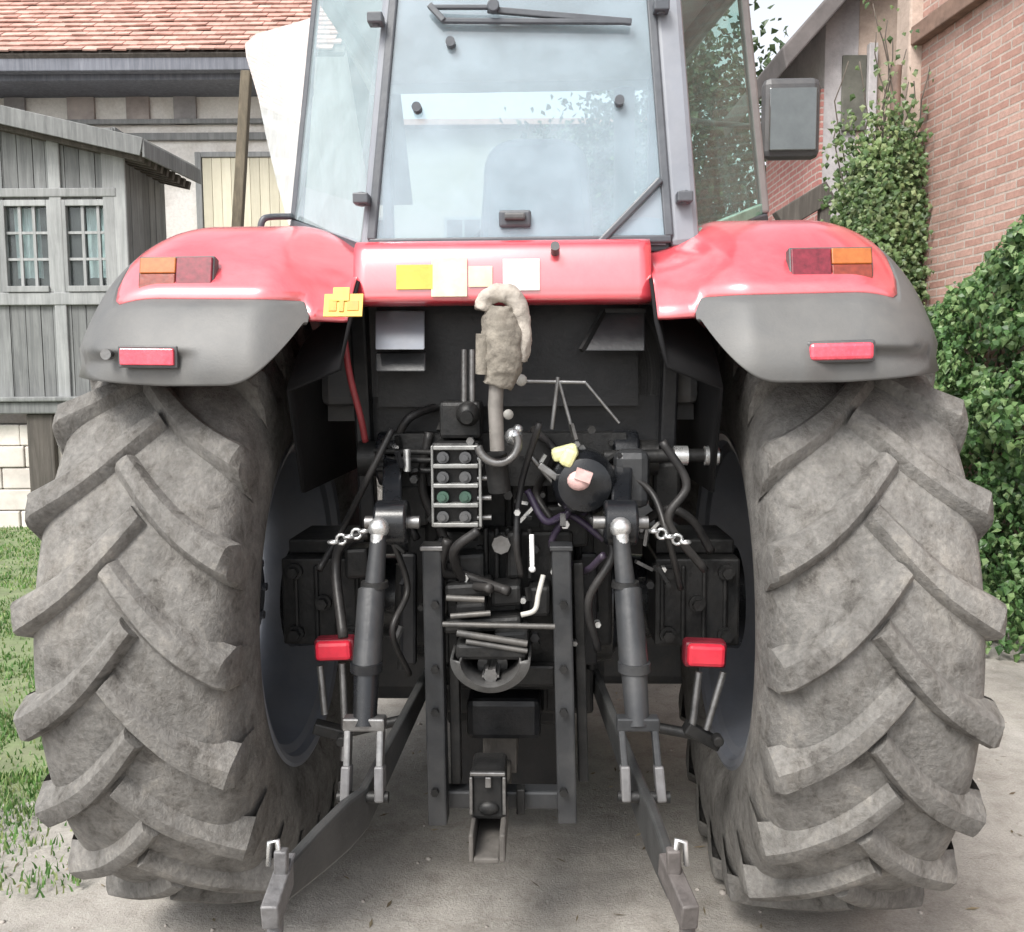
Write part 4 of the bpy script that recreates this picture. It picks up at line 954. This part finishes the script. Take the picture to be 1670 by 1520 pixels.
# roof: overlapping tile courses as small slabs
rf = MB(); rnd = random.Random(11)
ex0, ex1 = x0-.4, at(560, 60, 13).x
sl = Vector((0, 1, .86)).normalized(); nrm = Vector((0, -.86, 1)).normalized()
e0 = Vector((0, BY-1.02, at(0, 86, BY-1.02).z)); ncourse = 34; cw = .20
for r_ in range(ncourse):
    base = e0+sl*(.165*r_)
    n = int((ex1-ex0)/cw); sh = (r_ % 2)*.5*cw
    for k in range(n):
        if r_ > 11 and k % 1: continue
        xx = ex0+k*cw+sh; j = rnd.uniform(-.008, .008); t0 = base+nrm*(.045+rnd.uniform(-.006, .01)); t1 = base+sl*.215+nrm*.012
        a = Vector((xx, t0.y, t0.z)); b = Vector((xx+cw-.008, t0.y, t0.z+j)); c = Vector((xx+cw-.008, t1.y, t1.z)); d_ = Vector((xx, t1.y, t1.z))
        dn = -nrm*.022; rf.add([a, b, c, d_, a+dn, b+dn], [(0, 1, 2, 3), (4, 5, 1, 0), (1, 5, 2), (0, 3, 4)])
local(rf, BL).build('roof', M['tile'], barn, fix=False)
rd = MB(); rd.prism([e0+Vector((ex0, 0, -.02)), e0+Vector((ex1, 0, -.02)), e0+Vector((ex1, 0, -.02))+sl*5.6, e0+Vector((ex0, 0, -.02))+sl*5.6], nrm*-.06)
top = e0+sl*5.6
rd.prism([Vector((ex0, top.y, top.z-.02)), Vector((ex1, top.y, top.z-.02)), Vector((ex1, top.y+4.5, top.z-4.0)), Vector((ex0, top.y+4.5, top.z-4.0))], (0, 0, -.08))
local(rd, BL).build('roof_boarding', M['wood_dark'], barn)

# prop post leaning against the eave
p0, p1 = at(352, 640, 11.6), at(402, 118, 12.6)
pole = MB().bar((p0.x+.05, 11.45, -.03), p1, .13, .13, (0, 1, 0))
tag(pole.build('prop_post', M['wood_brown'], bevel=.015), 'olive brown timber post leaning against the barn eave in front of the cream door', 'post')

# ------------------------------------------------------------------ lean-to shed in front of the barn
SY = 11.0
SL = (-6.5, SY, 0)
shed = thing('shed', 'weathered grey timber shed raised on a stone base with small paned windows', 'shed', SL)
sx0, sx1 = -10.5, at(190, 300, SY).x
zb, zt = 1.52, 4.58
def vboards(x0, x1, z0, z1, y, holes, mb, wd=.19, th=.03):
    x = x0; r_ = random.Random(3)
    while x < x1-1e-4:
        x2 = min(x1, x+wd*r_.uniform(.8, 1.2)); segs = [(z0, z1)]
        for hx0, hx1, hz0, hz1 in holes:
            if x2 > hx0 and x < hx1:
                segs = [s for (a, b) in segs for s in ((a, min(b, hz0)), (max(a, hz1), b)) if s[1]-s[0] > .01]
        for a, b in segs: mb.bx(x+.004, x2-.004, y-th-r_.uniform(0, .012), y, a, b)
        x = x2
fw = MB()
wins = []
for px0, px1 in ((-8, 62), (94, 172), (-250, -160), (-140, -60)):
    wins.append((at(px0, 0, SY).x, at(px1, 0, SY).x, at(0, 468, SY).z, at(0, 338, SY).z))
edges = sorted(wins)
xs = [sx0]+[v for w_ in edges for v in w_[:2]]+[sx1]
for k in range(len(xs)-1):
    if k % 2 == 0: vboards(xs[k], xs[k+1], zb, zt+.1, SY, [], fw)
    else: vboards(xs[k], xs[k+1], zb, wins[0][2], SY, [], fw); vboards(xs[k], xs[k+1], wins[0][3], zt+.1, SY, [], fw)
local(fw, SL).build('wall', M['wood_grey'], shed)
# side wall running back to the barn, and an inner back so that the windows look into a dark room
sw_ = MB(); y = SY+.01; r_ = random.Random(4)
xe = at(324, 300, 13.5).x
while y < 12.5:
    y2 = min(12.5, y+.19); t0_ = (y-SY)/2.9; t1_ = (y2-SY)/2.9
    sw_.bx(sx1-.03, sx1+r_.uniform(0, .012), y+.004, y2-.004, zb, zt+.12); y = y2
local(sw_, SL).build('side_wall', M['wood_grey'], shed)
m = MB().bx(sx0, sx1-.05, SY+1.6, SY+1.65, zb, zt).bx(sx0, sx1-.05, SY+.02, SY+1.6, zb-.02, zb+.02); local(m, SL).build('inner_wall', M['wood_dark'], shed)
# windows
for k, (wx0, wx1, wz0, wz1) in enumerate(wins):
    f = MB(); y0 = SY-.07; t_ = .07
    f.bx(wx0-t_, wx0, y0, SY-.001, wz0-t_, wz1+t_).bx(wx1, wx1+t_, y0, SY-.001, wz0-t_, wz1+t_).bx(wx0, wx1, y0, SY-.001, wz1, wz1+t_).bx(wx0, wx1, y0-.03, SY-.001, wz0-t_, wz0)
    wn = local(f, SL).build('window', M['wood_pale'], shed, bevel=.006)
    mu = MB(); wW, wH = wx1-wx0, wz1-wz0
    for q in (1, 2): mu.bx(wx0+wW*q/3-.017, wx0+wW*q/3+.017, SY-.045, SY-.01, wz0, wz1)
    for q in (.34, .67): mu.bx(wx0, wx1, SY-.042, SY-.012, wz0+wH*q-.015, wz0+wH*q+.015)
    local(mu, SL).build('muntin', M['wood_pale'], wn)
    local(MB().bx(wx0, wx1, SY-.008, SY-.002, wz0, wz1), SL).build('pane', M['glass_front'], wn)
    # pale curtain hanging at one side behind the glass
    rows = []
    for i in range(20):
        u = i/19; xx = wx0+wW*(.30 if k % 2 else .05)+wW*.6*u; rows.append([(xx, SY+.1+.03*sin(u*26), wz1), (xx+.02*sin(u*9), SY+.1+.035*sin(u*26+1), wz0+wH*.12)])
    local(MB().grid(rows), SL).build('curtain', worn('pale_curtain_%d' % k, (.5, .52, .52), .9, 0, .1), wn, smooth=True)
# trim: corner posts, sill rail, floor beam
tr_ = MB()
for xx in (sx1-.07, at(78, 0, SY).x, at(185, 0, SY).x, -9): tr_.bx(xx-.07, xx+.07, SY-.075, SY-.036, zb, zt)
tr_.bx(sx0, sx1+.02, SY-.085, SY-.037, wins[0][2]-.22, wins[0][2]-.075).bx(sx0, sx1+.02, SY-.085, SY-.037, wins[0][3]+.10, wins[0][3]+.2)
local(tr_, SL).build('trim', M['wood_pale'], shed, bevel=.01)
fb = MB().bx(sx0, sx1+.12, SY-.16, SY+.1, zb-.14, zb).bx(sx0, sx1+.12, SY-.2, SY+.1, zb+.002, zb+.06); local(fb, SL).build('floor_beam', M['wood_grey'], shed, bevel=.015)
for px in (72, -120, -320):
    a = at(px, 700, SY); m = MB().bx(a.x-.16, a.x+.16, SY-.1, SY+.2, .30, zb-.142); local(m, SL).build('support_post', M['wood_dark'], shed, bevel=.02)
sb = MB(); r_ = random.Random(8)
z = -.05
for c_ in range(5):
    x = sx0; h_ = .26
    while x < sx1+.05:
        x2 = min(sx1+.05, x+r_.uniform(.3, .55)); sb.bx(x+.006, x2-.006, SY+.02-r_.uniform(0, .05), SY+.5, z+.005, z+h_-.005); x = x2
    z += h_
local(sb, SL).build('stone_base', worn('pale_base_stone', (.55, .52, .48), .9, 0, .25, 2.5, .3, (.5, .4, .36), 0, .4, 25), shed, bevel=.015)
# roof with deep overhang at front and side
rv = []
zs = at(0, 190, SY-.35).z; ze = at(230, 243, SY-.35).z; xA, xB = at(0, 190, SY-.35).x, at(232, 243, SY-.35).x
slope = (ze-zs)/(xB-xA); xL = sx0-.4
rp = [(xL, SY-.35, ze+slope*(xL-xB)), (xB, SY-.35, ze), (xB, 12.55, ze+.1), (xL, 12.55, ze+slope*(xL-xB)+.1)]
m = MB().prism(rp, (0, 0, .13)); local(m, SL).build('roof', worn('mossy_grey_roofing', (.3, .31, .3), .85, 0, .35, 4, .4, (.36, .37, .3), 0, .5, 30), shed, bevel=.02)
m = MB()
for k in range(9):
    y = SY-.2+.19*k; m.bar((xL, y, ze+slope*(xL-xB)-.06), (xB-.05, y, ze-.06), .07, .10)
local(m, SL).build('rafter', M['wood_dark'], shed)
m = MB().bar((xL, SY-.362, ze+slope*(xL-xB)+.02), (xB, SY-.362, ze+.02), .03, .2).bar((xB+.012, SY-.36, ze), (xB+.012, 12.55, ze+.1), .03, .18)
local(m, SL).build('fascia', M['wood_grey'], shed, bevel=.006)
# the gable infill under the sloping roof
m = MB().prism([(sx0, SY-.02, zt+.08), (sx1, SY-.02, zt+.08), (sx1, SY-.02, ze+slope*(sx1-xB)-.01), (sx0, SY-.02, ze+slope*(sx0-xB)-.01)], (0, .03, 0)); local(m, SL).build('gable_boarding', M['wood_grey'], shed)

# ------------------------------------------------------------------ brick houses at the right
HL = (4, 6, 0)
bh = thing('brick_house', 'weathered red brick house wall running away behind the dense ivy bush', 'house', HL)
A = Vector((at(1482, 300, 8.6).x, 8.6, 0)); B = Vector((A.x+.09*9, -.4, 0)); hgt = 7.2
wl = MB(); n_ = Vector((1, .09, 0)).normalized()*.4
wl.prism([A, B, B+Vector((0, 0, hgt)), A+Vector((0, 0, hgt))], n_); local(wl, HL).build('wall', M['brick'], bh)
en_ = MB().prism([A+Vector((.001, .003, 0)), A+Vector((5, .003, 0)), A+Vector((5, .003, hgt)), A+Vector((.001, .003, hgt))], (0, .3, 0)); local(en_, HL).build('end_wall', M['plaster_tan'], bh)
rf = MB(); a = A+Vector((-.32, .4, hgt)); b = B+Vector((-.32, 0, hgt)); rf.prism([a, b, b+Vector((3.5, 0, 2.8)), a+Vector((3.5, 0, 2.8))], (0, 0, .12)); local(rf, HL).build('roof', M['tile'], bh)
# dark bar that puts the eave's brown shadow on the wall
sc_ = MB()
def wp_(y, z, o=0): 
    t = (y-A.y)/(B.y-A.y); p = A.lerp(B, t); return Vector((p.x-o, y, z))
pA = at(1486, 70, 8.5); 
sc_.bar(wp_(8.55, at(1490, 66, 8.55).z, .05), wp_(4.5, at(1490, 66, 8.55).z+.02, .05), .10, .16); local(sc_, HL).build('eave_shadow_bar', worn('eave_shadow_brown', (.2, .13, .1), .9, 0, .3, 8), bh, bevel=.01)
pi_ = MB().bx(A.x-.10, A.x+.12, 8.45, 8.75, 0, hgt); local(pi_, HL).build('corner_pier', M['plaster_tan'], bh, bevel=.02)

GL = (5, 9.6, 0); GY = 9.6
gh = thing('gable_house', 'tan and grey plastered house end with a dark sloping roof edge behind the mirror', 'house', GL)
gx0 = at(1343, 200, GY).x; ez = at(1290, 95, GY).z; sp = 1.12
rx0 = at(1283, 112, GY-.35).x; rz0 = at(1283, 112, GY-.35).z
def zr(x): return rz0+(x-rx0)*sp+.03
pts = [(gx0, GY, 0), (gx0+8, GY, 0), (gx0+8, GY, ez+.2), (gx0+4, GY, zr(gx0+4)), (gx0, GY, zr(gx0))]
m = MB().prism(pts, (0, 2, 0)); local(m, GL).build('wall', M['plaster_grey'], gh)
ux = at(1402, 0, GY).x
m = MB().prism([(ux, GY-.015, 0), (gx0+8, GY-.015, 0), (gx0+8, GY-.015, ez+.15), (gx0+4, GY-.015, zr(gx0+4)-.01), (ux, GY-.015, zr(ux)-.01)], (0, .012, 0)); local(m, GL).build('tan_render', M['plaster_tan'], gh)
rx0 = at(1283, 112, GY-.35).x; rz0 = at(1283, 112, GY-.35).z
m = MB().prism([(rx0, GY-.35, rz0), (rx0+4.6, GY-.35, rz0+4.6*sp), (rx0+4.6, GY-.35, rz0+4.6*sp+.2), (rx0-.05, GY-.35, rz0+.2)], (0, 2.6, 0)); local(m, GL).build('roof', worn('dark_roof_edge', (.12, .11, .11), .8, 0, .3, 4), gh, bevel=.02)
a, b = at(1372, 92, GY), at(1408, 215, GY)
wf = MB().bx(a.x, b.x, GY-.05, GY-.017, b.z, a.z); wn = local(wf, GL).build('window', worn('dark_niche', (.1, .1, .085), .8), gh, bevel=.01)
wf = MB().bx(b.x+.003, b.x+.09, GY-.10, GY-.017, b.z-1.2, a.z+.1); local(wf, GL).build('frame', M['plaster_grey'], wn, bevel=.008)
m = MB().cyl((at(1462, 100, 8.4).x, 8.4, 0), (at(1462, 100, 8.4).x, 8.4, at(1462, 108, 8.4).z), .045, n=14); local(m, GL).build('downpipe', worn('brown_downpipe', (.22, .15, .12), .6), gh, smooth=40)

m = MB().bx(gx0-.03, gx0-.001, GY+.004, GY+2, 0, ez-.3); local(m, GL).build('side_wall', M['brick_far'], gh)
m = MB().bar(at(1270, 362, 9.0), at(1352, 312, 9.0), .14, .2, (0, 0, 1)); lt_ = thing('lean_to_roof', 'small dark sloping plank roof under the mirror beside the pinkish brick wall', 'roof', (at(1310, 330, 9.0).x, 9.0, 0))
OL2 = tuple(lt_.location); local(m, OL2).build('roof_plank', M['wood_dark'], lt_, bevel=.01)
m = MB()
for px, py in ((1278, 366), (1345, 322)): p = at(px, py, 9.0); m.bx(p.x-.05, p.x+.05, 8.96, 9.06, 0, p.z-.08)
local(m, OL2).build('post', M['wood_dark'], lt_, bevel=.01)

# cream farmhouse straight ahead beyond the tractor, seen through the cab
FL = (-.5, 24, 0)
fh = thing('farmhouse', 'pale cream farmhouse front across the yard seen through the cab windows', 'house', FL)
zf = at(800, 190, 24).z
m = MB().bx(-5.5, 4.2, 24, 32, 0, zf-.3); local(m, FL).build('wall', plaster_mat('pale_cream_plaster', (.4, .38, .32), (.85, .84, .8)), fh)
m = MB().prism([(-5.9, 23.6, zf-.3), (4.6, 23.6, zf-.3), (4.6, 28, zf+.7), (-5.9, 28, zf+.7)], (0, 0, .14)); local(m, FL).build('roof', M['tile'], fh)
for wx in (-3.6, -1.2, 1.4, 3.2):
    for wz in (1.0, 4.4):
        f = local(MB().bx(wx-.5, wx+.5, 23.93, 23.998, wz, wz+1.5), FL).build('window', M['wood_pale'], fh, bevel=.01)
        local(MB().bx(wx-.42, wx-.03, 23.915, 23.928, wz+.08, wz+1.42).bx(wx+.03, wx+.42, 23.915, 23.928, wz+.08, wz+1.42), FL).build('pane', worn('dark_window_glass', (.05, .06, .065), .1), f)

# ------------------------------------------------------------------ greenery
def leaf(mb, p, n, up, s, rnd, asp=.8):
    n = n.normalized(); u = up-n*up.dot(n)
    if u.length < 1e-3: u = Vector((1, 0, 0))
    u.normalize(); r_ = n.cross(u); d_ = -u
    w_ = s*asp*.5
    c0 = p; tip = p+d_*s-n*s*.18; l = p+d_*s*.35-r_*w_+n*s*.06; r2 = p+d_*s*.35+r_*w_+n*s*.06; m_ = p+d_*s*.5+n*s*.1
    mb.add([c0, l, m_, r2, tip], [(0, 1, 2), (0, 2, 3), (1, 4, 2), (2, 4, 3)])
def rv3(r_): return Vector((r_.gauss(0, 1), r_.gauss(0, 1), r_.gauss(0, 1)))
# dense ivy bush against the brick wall
IL = (3.55, 6.2, 0)
ib = thing('ivy_bush', 'dense dark green ivy bush in front of the brick wall beside the right rear tyre', 'bush', IL)
r_ = random.Random(21); lv = MB(); stm = MB()
def bush_r(y, z):
    # depth of the bush out from the wall at height z
    top = 3.28+.28*noise.noise(Vector((y*1.4, 0, 2)))+.12*noise.noise(Vector((y*5, 0, 2)))-.52*max(0, y-6.0)
    if z > top: return -1
    t = z/top; return .66*(1-t**5)**.6*(.9+.5*noise.noise(Vector((y*1.7, z*1.7, 4)))+.45*noise.noise(Vector((y*4.5, z*4.5, 7))))
cnt = 0
while cnt < 38000:
    y = r_.uniform(3.4, 8.3); z = r_.uniform(.03, 3.75); dp = bush_r(y, z)
    if dp < .03: continue
    if y > 7.8: dp *= max(0, 1-(y-7.8)/.5)**.5
    k = 1-r_.random()**2.2*.9; wx = wp_(y, z).x; x = wx-dp*k
    if noise.noise(Vector((x*4, y*4, z*4))) < -.2 and k > .55: continue
    nn_ = Vector((-1, -.45, .5))+rv3(r_)*.7
    if r_.random() < .04: x -= r_.uniform(.02, .1)
    leaf(lv, Vector((x, y+r_.uniform(-.03, .03), z)), nn_, Vector((0, 0, 1))+rv3(r_)*.35, r_.uniform(.03, .085), r_); cnt += 1
local(lv, IL).build('foliage', M['ivy'], ib, fix=False)
for k in range(26):
    y = r_.uniform(3.6, 7.4); x = wp_(y, 0).x-.1; pts = [Vector((x, y, -.03))]
    for q in range(7): pts.append(pts[-1]+Vector((r_.uniform(-.05, .04), r_.uniform(-.14, .14), .34)))
    stm.tube(pts, [.02*(1-q/9) for q in range(8)], 6)
local(stm, IL).build('stem', M['bark'], ib, smooth=True)
# thin climbing vine on the pier and house end
VL = (3.5, 8.3, 0)
vn = thing('climbing_vine', 'sparse pale green vine climbing the house corner between mirror and brick wall', 'vine', VL)
lv = MB(); stm = MB()
for k in range(26):
    px = r_.uniform(1385, 1485); x = at(px, 300, 8.3).x; pts = [Vector((x, 8.3, 0))]; zt2 = r_.uniform(2.6, 4.4) if k < 18 else r_.uniform(4.2, 4.9)
    while pts[-1].z < zt2: pts.append(pts[-1]+Vector((r_.uniform(-.06, .06), r_.uniform(-.04, .04), .16)))
    stm.tube(pts, [.016*(1-q/len(pts)*.7) for q in range(len(pts))], 5)
    for p in pts:
        dens = 44 if p.z < 3.7 else (12 if p.z < 4.1 else 2)
        for q in range(dens):
            if noise.noise(p*1.6) < -.25 and p.z > 3: continue
            c_ = p+Vector((r_.gauss(0, .085), -abs(r_.gauss(0, .08)), r_.gauss(0, .1)))
            leaf(lv, c_, Vector((-.4, -1, .4))+rv3(r_)*.5, Vector((0, 0, 1))+rv3(r_)*.4, r_.uniform(.03, .075), r_)
local(lv, VL).build('foliage', M['vine'], vn, fix=False); local(stm, VL).build('stem', M['bark'], vn, smooth=True)
# vine growth filling the foot between fender and bush
# trees beyond the yard
def tree(x, y, h, cr_, label, leaves, seed, bare=False, name='tree', spread=.5):
    r_ = random.Random(seed); t = thing(name, label, 'tree', (x, y, 0), 0, 'trees beyond the yard'); tk = MB(); lf = MB()
    ends = []
    def grow(p, d_, L, rad, depth):
        pts = [p]; rads = [rad]
        for k in range(4):
            d_ = (d_+rv3(r_)*.14+Vector((0, 0, .04))).normalized(); pts.append(pts[-1]+d_*L/4); rads.append(rad*(1-.12*(k+1)))
        tk.tube(pts, rads, 7 if depth < 2 else 5)
        if depth >= 4 or rad < .012: ends.append(pts[-1]); ends.append(pts[2]); return
        if depth >= 2: ends.append(pts[3])
        for k in range(r_.choice((2, 3)) if depth else 4):
            grow(pts[-1 if k < 2 else 3], (d_+rv3(r_)*spread+Vector((0, 0, .12))).normalized(), L*r_.uniform(.62, .82), rads[-1]*r_.uniform(.55, .72), depth+1)
    grow(Vector((0, 0, -.05)), Vector((0, 0, 1)), h*.34, h*.022, 0)
    tk.build('trunk', M['bark'], t, smooth=True)
    for e in ends:
        for k in range(leaves):
            c_ = e+rv3(r_)*cr_*.16
            leaf(lf, c_, rv3(r_), Vector((0, 0, 1))+rv3(r_)*.5, r_.uniform(.09, .2), r_)
    if leaves: lf.build('crown', M['tree_leaf'], t, fix=False)
    return t
tree(4.4, 19, 8.5, 3, 'dark green leafy tree seen through the right cab glass', 200, 5)
tree(7.0, 23, 7.0, 3, 'bushy green tree standing beyond the gabled house end', 80, 9)
tree(4.9, 15.8, 7.6, 2.2, 'thin almost bare tree with fine twigs against the white sky', 3, 14, spread=.6)
tree(-5, 36, 9.0, 3, 'distant green tree behind the cream farmhouse on its left', 60, 17)
tree(9.5, 30, 9.0, 3, 'tall distant tree behind the right hand houses', 60, 23)
